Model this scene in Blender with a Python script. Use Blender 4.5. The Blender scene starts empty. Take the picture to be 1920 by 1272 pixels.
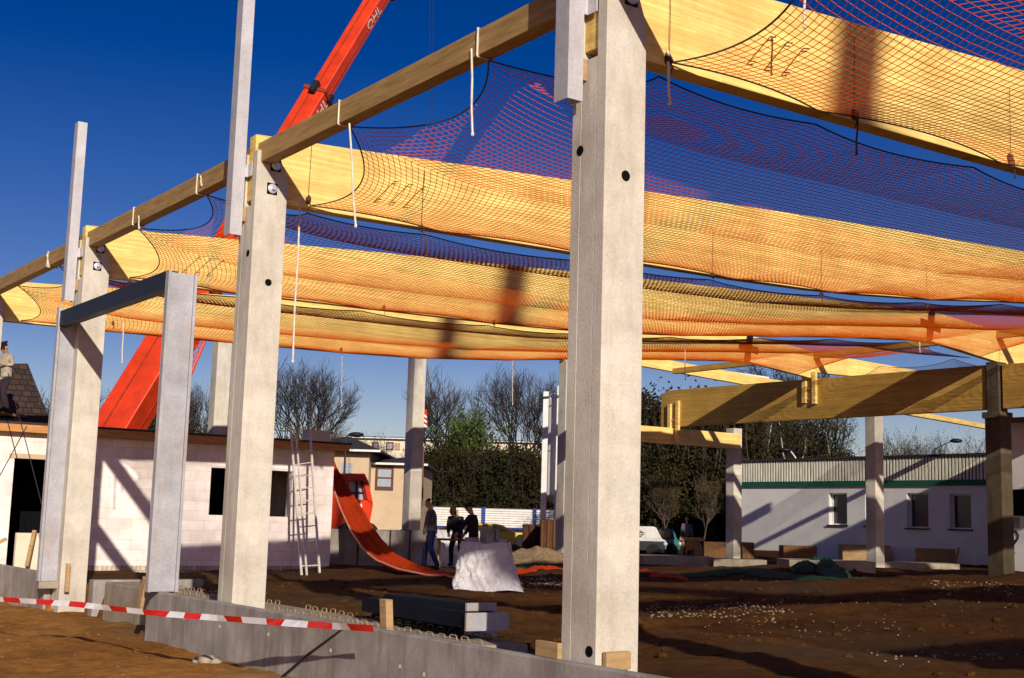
import bpy, math, random
import numpy as np
from mathutils import Vector, Matrix
random.seed(7); RNG=np.random.default_rng(7)
C=bpy.context.scene.collection
PI=math.pi
# ------------------------------------------------------------------ survey frame
# Layout unit u = 1.25 m. X runs across the hall (beams), Y along the column rows, Z up, eye level at z=0.
S=1.25; Z0=1.40
def M(p): return Vector((p[0]*S,p[1]*S,p[2]*S+Z0))
F=2392.2; YAW=.6216; PIT=.1404; ROL=.0281
fw=Vector((math.sin(YAW)*math.cos(PIT),math.cos(YAW)*math.cos(PIT),math.sin(PIT)))
rt0=Vector((math.cos(YAW),-math.sin(YAW),0)); up0=rt0.cross(fw)
rt=rt0*math.cos(ROL)+up0*math.sin(ROL); up=-rt0*math.sin(ROL)+up0*math.cos(ROL)
def ray(px,py): return fw+rt*((px-960)/F)+up*((636-py)/F)
def at(px,py,X=None,Y=None,Z=None,D=None):
    """survey point: sight line cut with a world plane (or a depth)"""
    d=ray(px,py)
    if X is not None: return d*(X/d.x)
    if Y is not None: return d*(Y/d.y)
    if Z is not None: return d*(Z/d.z)
    return d*D
def azi(px,D,z):
    d=ray(px,965)*D; return Vector((d.x,d.y,z))
X0=5.834; YA=6.9975; ST=6.0; W=22.97; CW=.19   # row 1, frame A, bay, span, half column
GZ=-1.12
# ------------------------------------------------------------------ helpers
ROOT={}
def tag(o,label=None,cat=None,group=None,kind=None):
    if label: o['label']=label
    if cat: o['category']=cat
    if group: o['group']=group
    if kind: o['kind']=kind
    return o
def thing(name,label,cat,loc=(0,0,0),group=None,rz=0):
    o=bpy.data.objects.new(name,None); C.objects.link(o); o.location=M(loc); o.rotation_euler=(0,0,rz)
    o.empty_display_size=.2
    ROOT[o.name]=M(loc); tag(o,label,cat,group); return o
class MB:
    def __init__(s): s.v=[]; s.f=[]; s.m=[]
    def add(s,vs,fs,mi=0):
        b=len(s.v); s.v+=[tuple(v) for v in vs]; s.f+=[tuple(i+b for i in f) for f in fs]; s.m+=[mi]*len(fs)
    def box(s,x0,x1,y0,y1,z0,z1,mi=0):
        s.add([(x0,y0,z0),(x1,y0,z0),(x1,y1,z0),(x0,y1,z0),(x0,y0,z1),(x1,y0,z1),(x1,y1,z1),(x0,y1,z1)],
              [(0,3,2,1),(4,5,6,7),(0,1,5,4),(1,2,6,5),(2,3,7,6),(3,0,4,7)],mi)
    def obox(s,c,ax,ay,az,mi=0):
        c=Vector(c);ax=Vector(ax);ay=Vector(ay);az=Vector(az)
        vs=[c+sx*ax+sy*ay+sz*az for sz in(-1,1) for sx,sy in((-1,-1),(1,-1),(1,1),(-1,1))]
        s.add(vs,[(0,3,2,1),(4,5,6,7),(0,1,5,4),(1,2,6,5),(2,3,7,6),(3,0,4,7)],mi)
    def bar(s,p,q,w,h=None,mi=0,upv=(0,0,1)):
        p=Vector(p);q=Vector(q);h=h or w; d=(q-p); L=d.length; d=d/L
        u=Vector(upv)
        if abs(d.dot(u))>.98: u=Vector((0,1,0))
        a=d.cross(u).normalized(); b=a.cross(d)
        s.obox((p+q)/2,d*L/2,a*w/2,b*h/2,mi)
    def prism(s,pts,axis,a,b,mi=0):
        """pts 2d polygon; extruded on axis from a to b. axis x:(y,z) y:(x,z) z:(x,y)"""
        n=len(pts)
        def P(p,t): return (t,p[0],p[1]) if axis=='x' else (p[0],t,p[1]) if axis=='y' else (p[0],p[1],t)
        vs=[P(p,a) for p in pts]+[P(p,b) for p in pts]
        s.add(vs,[tuple(range(n)),tuple(range(2*n-1,n-1,-1))]+[(i,i+n,(i+1)%n+n,(i+1)%n) for i in range(n)],mi)
    def tube(s,pts,r,n=6,mi=0,cap=True):
        pts=[Vector(p) for p in pts]; k=len(pts); vs=[];fs=[]
        rs=r if isinstance(r,(list,tuple)) else [r]*k
        pa=None
        for i,p in enumerate(pts):
            d=(pts[min(i+1,k-1)]-pts[max(i-1,0)]).normalized()
            if pa is None:
                u=Vector((0,0,1)) if abs(d.z)<.9 else Vector((1,0,0)); a=d.cross(u).normalized()
            else: a=(pa-d*pa.dot(d)).normalized()
            pa=a; b=d.cross(a)
            for j in range(n):
                t=2*PI*j/n; vs.append(p+(a*math.cos(t)+b*math.sin(t))*rs[i])
        for i in range(k-1):
            for j in range(n):
                fs.append((i*n+j,i*n+(j+1)%n,(i+1)*n+(j+1)%n,(i+1)*n+j))
        if cap: fs+= [tuple(range(n-1,-1,-1)),tuple(range((k-1)*n,k*n))]
        s.add(vs,fs,mi)
    def lathe(s,c,prof,n=16,axis='z',mi=0):
        vs=[];fs=[];c=Vector(c)
        for (r,h) in prof:
            for j in range(n):
                t=2*PI*j/n; a,b=r*math.cos(t),r*math.sin(t)
                vs.append(c+(Vector((a,b,h)) if axis=='z' else Vector((a,h,b)) if axis=='y' else Vector((h,a,b))))
        k=len(prof)
        for i in range(k-1):
            for j in range(n): fs.append((i*n+j,i*n+(j+1)%n,(i+1)*n+(j+1)%n,(i+1)*n+j))
        fs+=[tuple(range(n-1,-1,-1)),tuple(range((k-1)*n,k*n))]
        s.add(vs,fs,mi)
    def sheet(s,fn,nu,nv,mi=0):
        vs=[fn(i/nu,j/nv) for j in range(nv+1) for i in range(nu+1)]
        s.add(vs,[(j*(nu+1)+i,j*(nu+1)+i+1,(j+1)*(nu+1)+i+1,(j+1)*(nu+1)+i) for j in range(nv) for i in range(nu)],mi)
    def ball(s,c,rx,ry,rz,n=8,m=6,jit=0,mi=0):
        c=Vector(c)
        vs=[];fs=[]
        for i in range(m+1):
            ph=PI*i/m
            for j in range(n):
                t=2*PI*j/n; k=1+random.uniform(-jit,jit)
                vs.append(c+Vector((rx*math.sin(ph)*math.cos(t)*k,ry*math.sin(ph)*math.sin(t)*k,rz*math.cos(ph)*k)))
        for i in range(m):
            for j in range(n): fs.append((i*n+j,(i+1)*n+j,(i+1)*n+(j+1)%n,i*n+(j+1)%n))
        s.add(vs,fs,mi)
    def build(s,name,mat,parent=None,bevel=0,smooth=False,raw=False,origin=None,solid=0):
        me=bpy.data.meshes.new(name)
        base=Vector((0,0,0))
        if parent is not None: base=ROOT[parent.name]
        elif origin is not None: base=M(origin)
        if raw: vs=[Vector(v) for v in s.v]
        else: vs=[M(v)-base for v in s.v]
        me.from_pydata([tuple(v) for v in vs],[],s.f); me.update()
        mats=mat if isinstance(mat,(list,tuple)) else [mat]
        for m_ in mats: me.materials.append(m_)
        if len(mats)>1:
            for p,mi in zip(me.polygons,s.m): p.material_index=mi
        import bmesh
        bm=bmesh.new(); bm.from_mesh(me); bmesh.ops.recalc_face_normals(bm,faces=bm.faces); bm.to_mesh(me); bm.free()
        if smooth: me.polygons.foreach_set('use_smooth',[True]*len(me.polygons))
        o=bpy.data.objects.new(name,me); C.objects.link(o)
        if parent is not None: o.parent=parent; ROOT[o.name]=base
        else: o.location=base; ROOT[o.name]=base
        if solid: md=o.modifiers.new('s','SOLIDIFY'); md.thickness=solid
        if bevel:
            md=o.modifiers.new('b','BEVEL'); md.width=bevel*S; md.segments=2; md.limit_method='ANGLE'; md.angle_limit=.6
        return o
def copy_tree(o,loc=None,parent=None):
    c=o.copy(); C.objects.link(c)
    if parent is not None: c.parent=parent
    if loc is not None: c.location=loc
    for ch in [x for x in bpy.data.objects if x.parent==o]: copy_tree(ch,None,c)
    return c
# ------------------------------------------------------------------ materials
def nm(name):
    m=bpy.data.materials.new(name); m.use_nodes=True; nt=m.node_tree; return m,nt,nt.nodes,nt.links,nt.nodes['Principled BSDF']
def ramp(n,l,src,c0,c1,p0=.3,p1=.7):
    r=n.new('ShaderNodeValToRGB'); r.color_ramp.elements[0].position=p0; r.color_ramp.elements[1].position=p1
    r.color_ramp.elements[0].color=(*c0,1); r.color_ramp.elements[1].color=(*c1,1); l.new(src,r.inputs[0]); return r.outputs[0]
def mix(n,l,mode,fac,a,b):
    x=n.new('ShaderNodeMix'); x.data_type='RGBA'; x.blend_type=mode
    if isinstance(fac,(int,float)): x.inputs[0].default_value=fac
    else: l.new(fac,x.inputs[0])
    for k,v in((6,a),(7,b)):
        if isinstance(v,tuple): x.inputs[k].default_value=(*v,1)
        else: l.new(v,x.inputs[k])
    return x.outputs[2]
def coords(n,l,scale=(1,1,1),rot=(0,0,0)):
    tc=n.new('ShaderNodeTexCoord'); mp=n.new('ShaderNodeMapping'); mp.inputs['Scale'].default_value=scale; mp.inputs['Rotation'].default_value=rot
    l.new(tc.outputs['Object'],mp.inputs[0]); return mp.outputs[0]
def noise(n,l,vec,scale,detail=4,rough=.6):
    t=n.new('ShaderNodeTexNoise'); t.inputs['Scale'].default_value=scale; t.inputs['Detail'].default_value=detail; t.inputs['Roughness'].default_value=rough
    l.new(vec,t.inputs['Vector']); return t.outputs['Fac']
def bump(n,l,bs,h,st,dist=.02):
    b=n.new('ShaderNodeBump'); b.inputs['Strength'].default_value=st; b.inputs['Distance'].default_value=dist; l.new(h,b.inputs['Height']); l.new(b.outputs[0],bs.inputs['Normal'])
def sc(c,k): return tuple(min(1,x*k) for x in c)
def basic(name,c,rough=.8,metal=0,var=.2,scale=2,bs=.15,fs=60,stretch=(1,1,1),stain=None,st_scale=1.2,st_amt=.5,spec=.3,st_stretch=None):
    m,nt,n,l,b=nm(name); v=coords(n,l,stretch)
    a=noise(n,l,v,scale); col=ramp(n,l,a,sc(c,1-var),sc(c,1+var))
    f=noise(n,l,v,fs,3); fcol=ramp(n,l,f,(.86,.86,.86),(1.08,1.08,1.08),.25,.75)
    col=mix(n,l,'MULTIPLY',1,col,fcol)
    if stain:
        v2=coords(n,l,st_stretch or stretch); s_=noise(n,l,v2,st_scale,6,.7)
        fr=n.new('ShaderNodeMapRange'); fr.inputs[1].default_value=.5; fr.inputs[2].default_value=.72; fr.inputs[4].default_value=st_amt; l.new(s_,fr.inputs[0])
        col=mix(n,l,'MIX',fr.outputs[0],col,stain)
    if 'concrete' in name:
        v4=coords(n,l,(1,1,1)); vo=n.new('ShaderNodeTexVoronoi'); vo.inputs['Scale'].default_value=14; l.new(v4,vo.inputs['Vector'])
        hol=ramp(n,l,vo.outputs['Distance'],(.35,.33,.30),(1,1,1),.05,.09)
        sp_=noise(n,l,v4,1.7,3); mk_=n.new('ShaderNodeMapRange'); mk_.inputs[1].default_value=.5; mk_.inputs[2].default_value=.6; l.new(sp_,mk_.inputs[0]); col=mix(n,l,'MULTIPLY',mk_.outputs[0],col,hol)
        v5=coords(n,l,(2.2,2.2,.35)); sk=noise(n,l,v5,1.3,6,.7); kk=ramp(n,l,sk,(.80,.77,.72),(1.05,1.05,1.05),.36,.5); col=mix(n,l,'MULTIPLY',.45 if 'precast' in name else .9,col,kk)
        v6=coords(n,l,(1,1,1)); lg=noise(n,l,v6,.9,6,.65); lk=ramp(n,l,lg,(.80,.77,.72),(1.06,1.06,1.06),.35,.62); col=mix(n,l,'MULTIPLY',.8,col,lk)
    l.new(col,b.inputs['Base Color']); b.inputs['Roughness'].default_value=rough; b.inputs['Metallic'].default_value=metal
    b.inputs['Specular IOR Level'].default_value=spec
    bump(n,l,b,f,bs,.01); return m
def wood(name,c,axis=0,lam=.042,var=.18,dark=.6):
    m,nt,n,l,b=nm(name)
    st=[9,9,9]; st[axis]=.5; v=coords(n,l,tuple(st))
    g=noise(n,l,v,2.2,5,.65); col=ramp(n,l,g,sc(c,1-var),sc(c,1+var),.3,.7)
    tc=n.new('ShaderNodeTexCoord'); sp=n.new('ShaderNodeSeparateXYZ'); l.new(tc.outputs['Object'],sp.inputs[0])
    d=n.new('ShaderNodeMath'); d.operation='DIVIDE'; d.inputs[1].default_value=lam; l.new(sp.outputs[2],d.inputs[0])
    fl=n.new('ShaderNodeMath'); fl.operation='FLOOR'; l.new(d.outputs[0],fl.inputs[0])
    al=n.new('ShaderNodeMath'); al.operation='MULTIPLY'; al.inputs[1].default_value=.31; l.new(sp.outputs[axis],al.inputs[0])
    w1=n.new('ShaderNodeTexWhiteNoise'); w1.noise_dimensions='1D'; l.new(fl.outputs[0],w1.inputs['W'])
    ad=n.new('ShaderNodeMath'); ad.operation='ADD'; l.new(al.outputs[0],ad.inputs[0]); l.new(w1.outputs['Value'],ad.inputs[1])
    f2=n.new('ShaderNodeMath'); f2.operation='FLOOR'; l.new(ad.outputs[0],f2.inputs[0])
    cb=n.new('ShaderNodeCombineXYZ'); l.new(fl.outputs[0],cb.inputs[0]); l.new(f2.outputs[0],cb.inputs[1])
    w2=n.new('ShaderNodeTexWhiteNoise'); w2.noise_dimensions='2D'; l.new(cb.outputs[0],w2.inputs['Vector'])
    lc=ramp(n,l,w2.outputs['Value'],(.80,.78,.72),(1.08,1.08,1.08),0,1)
    col=mix(n,l,'MULTIPLY',.9,col,lc)
    fr=n.new('ShaderNodeMath'); fr.operation='FRACT'; l.new(d.outputs[0],fr.inputs[0])
    ls=n.new('ShaderNodeMath'); ls.operation='LESS_THAN'; ls.inputs[1].default_value=.06; l.new(fr.outputs[0],ls.inputs[0])
    mm=n.new('ShaderNodeMath'); mm.operation='MULTIPLY'; mm.inputs[1].default_value=.45; l.new(ls.outputs[0],mm.inputs[0])
    col=mix(n,l,'MIX',mm.outputs[0],col,sc(c,.35))
    v3=coords(n,l,(1,1,1)); kn=noise(n,l,v3,.8,5,.7); kc=ramp(n,l,kn,(.84,.80,.72),(1.06,1.05,1.0),.38,.62); col=mix(n,l,'MULTIPLY',1,col,kc)
    l.new(col,b.inputs['Base Color']); b.inputs['Roughness'].default_value=.6; b.inputs['Specular IOR Level'].default_value=.25
    bump(n,l,b,g,.1,.004); return m
def blocks(name,c,bw=.62,bh=.25,joint=.7,var=.06):
    m,nt,n,l,b=nm(name); tc=n.new('ShaderNodeTexCoord'); sp=n.new('ShaderNodeSeparateXYZ'); l.new(tc.outputs['Object'],sp.inputs[0])
    ad=n.new('ShaderNodeMath'); ad.operation='ADD'; l.new(sp.outputs[0],ad.inputs[0]); l.new(sp.outputs[1],ad.inputs[1])
    cb=n.new('ShaderNodeCombineXYZ'); l.new(ad.outputs[0],cb.inputs[0]); l.new(sp.outputs[2],cb.inputs[1])
    br=n.new('ShaderNodeTexBrick'); l.new(cb.outputs[0],br.inputs['Vector'])
    br.inputs['Scale'].default_value=1; br.inputs['Brick Width'].default_value=bw; br.inputs['Row Height'].default_value=bh; br.inputs['Mortar Size'].default_value=.008; br.inputs['Mortar Smooth'].default_value=.3
    br.inputs['Color1'].default_value=(*sc(c,1+var),1); br.inputs['Color2'].default_value=(*sc(c,1-var),1); br.inputs['Mortar'].default_value=(*sc(c,joint),1)
    v=coords(n,l); a=noise(n,l,v,1.1,6,.65); k=ramp(n,l,a,(.72,.66,.62),(1.05,1.05,1.05),.32,.58)
    col=mix(n,l,'MULTIPLY',.8,br.outputs[0],k); l.new(col,b.inputs['Base Color']); b.inputs['Roughness'].default_value=.9; b.inputs['Specular IOR Level'].default_value=.15
    bump(n,l,b,br.outputs['Fac'],-.3,.01); return m
def flat(name,c,rough=.6,metal=0,spec=.3,emit=None):
    return basic(name,c,rough,metal,.08,4,.05,80,spec=spec)
MT={}
MT['conc']=basic('precast_concrete',(.60,.56,.49),.88,0,.16,1.6,.35,45,stain=(.33,.26,.17),st_scale=1.0,st_amt=.55,st_stretch=(1.6,1.6,.45))
MT['conc_shaded']=basic('shaded_brown_concrete',(.10,.075,.045),.9,0,.25,1.6,.35,45,stain=(.06,.04,.022),st_scale=1.2,st_amt=.6)  # right column's concrete, darkened and browned for the shadow it stands in
MT['conc_dark']=basic('foundation_concrete',(.34,.315,.295),.9,0,.3,1.5,.4,40,stain=(.14,.115,.10),st_scale=1.4,st_amt=.65,st_stretch=(2.2,2.2,.35))
MT['conc_rough']=basic('rough_concrete',(.36,.31,.24),.95,0,.25,3,.6,25,stain=(.15,.09,.05),st_scale=3,st_amt=.6)
MT['glulamX']=wood('glulam_across',(.92,.63,.215),0)
MT['glulamY']=wood('glulam_along',(.52,.32,.075),1)  # girder glulam, its grazing light put in as a darker colour
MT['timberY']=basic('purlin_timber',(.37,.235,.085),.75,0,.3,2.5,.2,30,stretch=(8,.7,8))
MT['timber']=basic('sawn_timber',(.42,.27,.13),.8,0,.25,3,.2,30,stretch=(1,1,6))
MT['timber_dark']=basic('weathered_timber',(.17,.085,.035),.85,0,.35,3,.3,30,stretch=(.7,6,6))
MT['timber_orange']=basic('fascia_timber',(.52,.25,.085),.8,0,.25,3,.2,30,stretch=(.7,6,6))
MT['galv']=basic('galvanised_steel',(.50,.49,.52),.55,.2,.14,3,.08,25,stain=(.42,.41,.42),st_scale=5,st_amt=.5,spec=.4)
MT['galv_rust']=basic('galvanised_stained',(.40,.40,.44),.6,.15,.18,2.5,.1,25,stain=(.42,.30,.18),st_scale=2.4,st_amt=.6,st_stretch=(2,2,.5))
MT['steel_dark']=basic('dark_steel',(.02,.024,.034),.5,.35,.3,3,.1,30)
MT['steel_pile']=basic('pile_shade_steel',(.008,.010,.018),.75,0,.3,2.5,.1,30,spec=.08)  # dark steel, darkened further for the shadow the stack lies in
MT['rebar']=basic('rusty_rebar',(.34,.24,.14),.7,.1,.4,6)
MT['black']=flat('dark_void',(.006,.006,.007),.9,0,.05)  # flat near-black standing in for the shade inside holes and openings
MT['alu']=basic('aluminium',(.72,.69,.62),.45,.15,.15,6)
MT['bolt']=flat('zinc_bolt',(.75,.76,.80),.35,.6)
MT['rope']=basic('white_rope',(.72,.66,.55),.9,0,.2,8,.3,120)
MT['rope_dark']=basic('dark_rope',(.07,.04,.035),.9,0,.2,8,.3,120)
MT['ink']=flat('marking_ink',(.10,.025,.01),.9)
MT['red_paint']=basic('crane_red_paint',(.62,.040,.008),.45,0,.2,1.5,.05,30,stain=(.30,.03,.01),st_scale=1.2,st_amt=.5,spec=.4)
MT['red_dark']=basic('old_red_paint',(.30,.03,.008),.6,0,.25,3,.05,30)
MT['white_paint']=basic('white_paint',(.72,.70,.68),.6,0,.1,2,.05,40,stain=(.45,.38,.30),st_scale=2.5,st_amt=.4,st_stretch=(2,2,.4))
MT['white_block']=blocks('aerated_blocks',(.88,.80,.765),joint=.8)
MT['plinth']=blocks('brick_plinth',(.60,.49,.40),.12,.24,.25,.15)
MT['stucco']=basic('white_render',(.82,.80,.76),.9,0,.07,1.2,.3,60,stain=(.6,.56,.54),st_scale=1.6,st_amt=.35)
MT['beige']=basic('beige_render',(.56,.42,.28),.9,0,.12,1.5,.2,40,stain=(.38,.27,.17),st_scale=1.5,st_amt=.4)
MT['cream']=basic('cream_render',(.74,.66,.50),.9,0,.1,1.5,.1,40)
MT['green_trim']=flat('green_fascia',(.008,.11,.06),.6)
MT['strip_light']=basic('fascia_batten',(.82,.76,.62),.8,0,.25,2,.1,30,stretch=(1,3,.6))
MT['strip_dark']=basic('fascia_backing',(.035,.035,.03),.8,0,.3,2)
MT['roof_dark']=basic('roof_felt',(.04,.033,.035),.9,0,.35,3,.4,30)
MT['glass']=flat('window_glass',(.03,.035,.05),.12,0,.6)
MT['glass_pale']=flat('curtained_glass',(.35,.38,.44),.2,0,.5)
MT['frame_white']=flat('window_frame_paint',(.74,.74,.72),.5)
MT['frame_brown']=flat('brown_window_frame',(.10,.04,.02),.6)
def plasticmat():
    m,nt,n,l,b=nm('milky_plastic_sheet'); v=coords(n,l,(1,1,.6)); a=noise(n,l,v,3.5,6,.7); col=ramp(n,l,a,(.62,.58,.62),(.95,.92,.93),.35,.6); l.new(col,b.inputs['Base Color'])
    b.inputs['Roughness'].default_value=.32; b.inputs['Specular IOR Level'].default_value=.7; b.inputs['Transmission Weight'].default_value=.15
    f=noise(n,l,v,7,7,.75); bump(n,l,b,f,.9,.06); return m
MT['plastic']=plasticmat()
MT['blue']=flat('blue_paint',(.012,.035,.22),.5)
MT['yellow']=flat('yellow_car_paint',(.70,.45,.04),.35,0,.5)
MT['tyre']=flat('tyre_rubber',(.015,.015,.016),.85)
MT['teal']=flat('teal_van_paint',(.01,.17,.17),.35,0,.5)
MT['rust']=basic('rusty_container',(.10,.035,.018),.8,0,.4,2.5,.2,30)
MT['greennet']=basic('green_net_cord',(.003,.060,.028),.8,0,.3,8,.1,60)
MT['orange']=basic('orange_net_cord',(.80,.125,.004),.9,0,.1,6,.05,80,spec=0)
MT['netred']=basic('red_net_fabric',(.52,.05,.008),.85,0,.4,7,.9,45,stain=(.20,.018,.005),st_scale=7,st_amt=.8,spec=.1)
MT['skin']=flat('skin',(.45,.22,.13),.6)
MT['denim']=basic('blue_denim',(.012,.025,.09),.85,0,.3,6)
MT['black_cloth']=basic('black_jacket_cloth',(.012,.012,.016),.9,0,.3,6)
MT['shirt']=basic('grey_shirt_cloth',(.10,.09,.12),.9,0,.3,6)
MT['khaki']=basic('pale_work_cloth',(.42,.36,.27),.9,0,.25,6)
MT['hair']=flat('dark_hair',(.02,.012,.008),.8)
MT['bark']=basic('bark',(.085,.06,.045),.95,0,.35,4,.4,30)
MT['bark_dark']=basic('dark_bark',(.030,.024,.020),.95,0,.35,4,.4,30)
MT['birchbark']=basic('birch_bark',(.45,.42,.36),.9,0,.35,5,.3,30,stain=(.05,.04,.03),st_scale=5,st_amt=.7)
MT['twig']=basic('bare_twigs',(.045,.032,.030),.95,0,.3,4)
def leafmat(name,c):
    m,nt,n,l,b=nm(name); v=coords(n,l); a=noise(n,l,v,.9,5,.7); col=ramp(n,l,a,sc(c,.3),sc(c,1.6),.35,.68); l.new(col,b.inputs['Base Color']); b.inputs['Roughness'].default_value=.8; b.inputs['Specular IOR Level'].default_value=.1; return m
MT['leaf_fresh']=leafmat('fresh_leaves',(.06,.105,.018))
MT['leaf_olive']=leafmat('olive_leaves',(.060,.068,.014))
MT['leaf_dark']=leafmat('dark_leaves',(.022,.024,.008))  # very dark leaf green of the dense shrubs
MT['leaf_gold']=leafmat('budding_leaves',(.13,.10,.02))
MT['leaf_brown']=leafmat('dark_brown_leaves',(.034,.026,.010))  # very dark brown leaf colour of the dense shrubs
MT['grass']=leafmat('grass_blades',(.10,.12,.028))
# soil
def soil():
    m,nt,n,l,b=nm('bare_soil'); v=coords(n,l)
    a=noise(n,l,v,.28,8,.7); col=ramp(n,l,a,(.17,.068,.017),(.44,.20,.052),.3,.7)
    a2=noise(n,l,v,5,8,.75); k=ramp(n,l,a2,(.5,.46,.42),(1.25,1.22,1.2),.3,.7); col=mix(n,l,'MULTIPLY',1,col,k)
    a3=noise(n,l,v,.16,4,.5); g=n.new('ShaderNodeMapRange'); g.inputs[1].default_value=.52; g.inputs[2].default_value=.66; g.inputs[4].default_value=.55; l.new(a3,g.inputs[0])
    col=mix(n,l,'MIX',g.outputs[0],col,(.23,.165,.105))
    vo=n.new('ShaderNodeTexVoronoi'); vo.inputs['Scale'].default_value=16; l.new(v,vo.inputs['Vector'])
    vr=ramp(n,l,vo.outputs['Distance'],(1,1,1),(0,0,0),.10,.16)
    pk=noise(n,l,v,.8,4,.6); pm=n.new('ShaderNodeMapRange'); pm.inputs[1].default_value=.5; pm.inputs[2].default_value=.62; l.new(pk,pm.inputs[0])
    mu=n.new('ShaderNodeMath'); mu.operation='MULTIPLY'; l.new(vr,mu.inputs[0]); l.new(pm.outputs[0],mu.inputs[1])
    col=mix(n,l,'MIX',mu.outputs[0],col,(.42,.33,.22))
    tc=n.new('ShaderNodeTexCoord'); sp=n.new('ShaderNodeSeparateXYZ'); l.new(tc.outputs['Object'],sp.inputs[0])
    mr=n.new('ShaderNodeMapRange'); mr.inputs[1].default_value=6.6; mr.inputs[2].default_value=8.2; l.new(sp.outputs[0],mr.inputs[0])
    ins=mix(n,l,'MULTIPLY',1,col,(.31,.295,.26)); outc=mix(n,l,'MULTIPLY',1,col,(1.28,1.32,1.15)); col=mix(n,l,'MIX',mr.outputs[0],outc,ins)  # hall soil is browner, and darkened in colour to deepen the shade
    l.new(col,b.inputs['Base Color']); b.inputs['Roughness'].default_value=.95; b.inputs['Specular IOR Level'].default_value=.1
    bump(n,l,b,a2,.9,.05); return m
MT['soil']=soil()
MT['gravel']=basic('pale_gravel',(.30,.21,.11),.95,0,.35,9,.8,30,stain=(.2,.12,.06),st_scale=3,st_amt=.7)
MT['stone']=basic('pebble',(.30,.23,.15),.9,0,.3,7,.3,40)
def tiles():
    m,nt,n,l,b=nm('old_roof_tiles'); tc=n.new('ShaderNodeTexCoord'); sp=n.new('ShaderNodeSeparateXYZ'); l.new(tc.outputs['Object'],sp.inputs[0])
    cb=n.new('ShaderNodeCombineXYZ'); l.new(sp.outputs[0],cb.inputs[0]); l.new(sp.outputs[2],cb.inputs[1])
    br=n.new('ShaderNodeTexBrick'); l.new(cb.outputs[0],br.inputs['Vector']); br.inputs['Brick Width'].default_value=.25; br.inputs['Row Height'].default_value=.18; br.inputs['Mortar Size'].default_value=.02; br.inputs['Scale'].default_value=1
    br.inputs['Color1'].default_value=(.075,.035,.022,1); br.inputs['Color2'].default_value=(.03,.018,.014,1); br.inputs['Mortar'].default_value=(.008,.006,.005,1)
    v=coords(n,l); a=noise(n,l,v,9,3); k=ramp(n,l,a,(0,0,0),(1,1,1),.66,.74); col=mix(n,l,'MIX',k,br.outputs[0],(.22,.15,.08))
    l.new(col,b.inputs['Base Color']); b.inputs['Roughness'].default_value=.9; return m
MT['tiles']=tiles()
# ------------------------------------------------------------------ terrain
def hsh(ix,iy):
    v=np.sin(ix*127.1+iy*311.7)*43758.5453; return v-np.floor(v)
def vn(x,y):
    ix=np.floor(x); iy=np.floor(y); fx=x-ix; fy=y-iy; fx=fx*fx*(3-2*fx); fy=fy*fy*(3-2*fy)
    return (hsh(ix,iy)*(1-fx)+hsh(ix+1,iy)*fx)*(1-fy)+(hsh(ix,iy+1)*(1-fx)+hsh(ix+1,iy+1)*fx)*fy
def sm(a,b,x): t=np.clip((x-a)/(b-a),0,1); return t*t*(3-2*t)
def gz(x,y):
    x=np.asarray(x,float); y=np.asarray(y,float)
    r=np.hypot(x,y); near=1-sm(45,90,r)
    h=GZ+near*((vn(x*.35,y*.35)-.5)*.10+(vn(x*1.3,y*1.3)-.5)*.07+(vn(x*4,y*4)-.5)*.035)
    edge=5.54+.55*sm(14.9,15.2,y)*(1-sm(18.9,19.2,y)); out=1-sm(edge,edge+.07,x)
    h=h-out*(.40+.0*y)+out*.06*(vn(x*.8+9,y*.8)-.5)
    # sunken strip in front of the white block building
    h=h-.10*(1-sm(11.5,13.5,x))*sm(18.5,21.5,y)*(1-out)*(1-sm(40,50,y))
    # mounds
    def mound(cx,cy,rx,ry,hh): return hh*np.exp(-(((x-cx)/rx)**2+((y-cy)/ry)**2))
    h=h+mound(24.5,22.0,3.2,1.2,.18)+mound(19.5,16.5,3.5,.7,.10)+mound(29.5,18.0,2.2,.8,.22)+mound(14,12,3.5,.7,.08)
    ins=sm(6.6,7.6,x)*near
    for off in (0,1.35):
        c_=(y-10.6-off)-.22*(x-8)-.5*np.sin(x*.35); h=h-ins*.045*np.exp(-(c_/.16)**2)+ins*.03*np.exp(-((np.abs(c_)-.3)/.1)**2)
        c_=(y-14.4-off)+.08*(x-8)-.4*np.sin(x*.3+1); h=h-ins*.04*np.exp(-(c_/.16)**2)+ins*.025*np.exp(-((np.abs(c_)-.3)/.1)**2)
    h=h+near*((vn(x*7+3,y*7)-.5)*.022)
    return h
def ground():
    def ax(lo,a,b,hi,step):
        l=[a-step]; s=step
        while l[-1]>lo: s*=1.22; l.append(l[-1]-s)
        m=list(np.arange(a,b,step)); r=[b]; s=step
        while r[-1]<hi: s*=1.2; r.append(r[-1]+s)
        return np.array(sorted(l)+m+r)
    xs=np.array(sorted(list(ax(-900,-3,5,5.0,.12))[:-1]+list(np.arange(5.0,5.8,.04))+list(ax(5.8,5.8,34,1200,.12)[3:])))
    xs=np.unique(np.round(xs,4)); ys=ax(-300,1,30,1500,.12)
    X,Y=np.meshgrid(xs,ys); Z=gz(X,Y); nx,ny=len(xs),len(ys)
    v=np.stack([X*S,Y*S,Z*S+Z0],-1).reshape(-1,3).astype(np.float32)
    i=np.arange(nx*ny).reshape(ny,nx); f=np.stack([i[:-1,:-1],i[:-1,1:],i[1:,1:],i[1:,:-1]],-1).reshape(-1,4)
    o=npmesh('ground',v,f,MT['soil']); o.data.polygons.foreach_set('use_smooth',np.ones(len(f),bool)); tag(o,kind='structure'); return o
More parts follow.
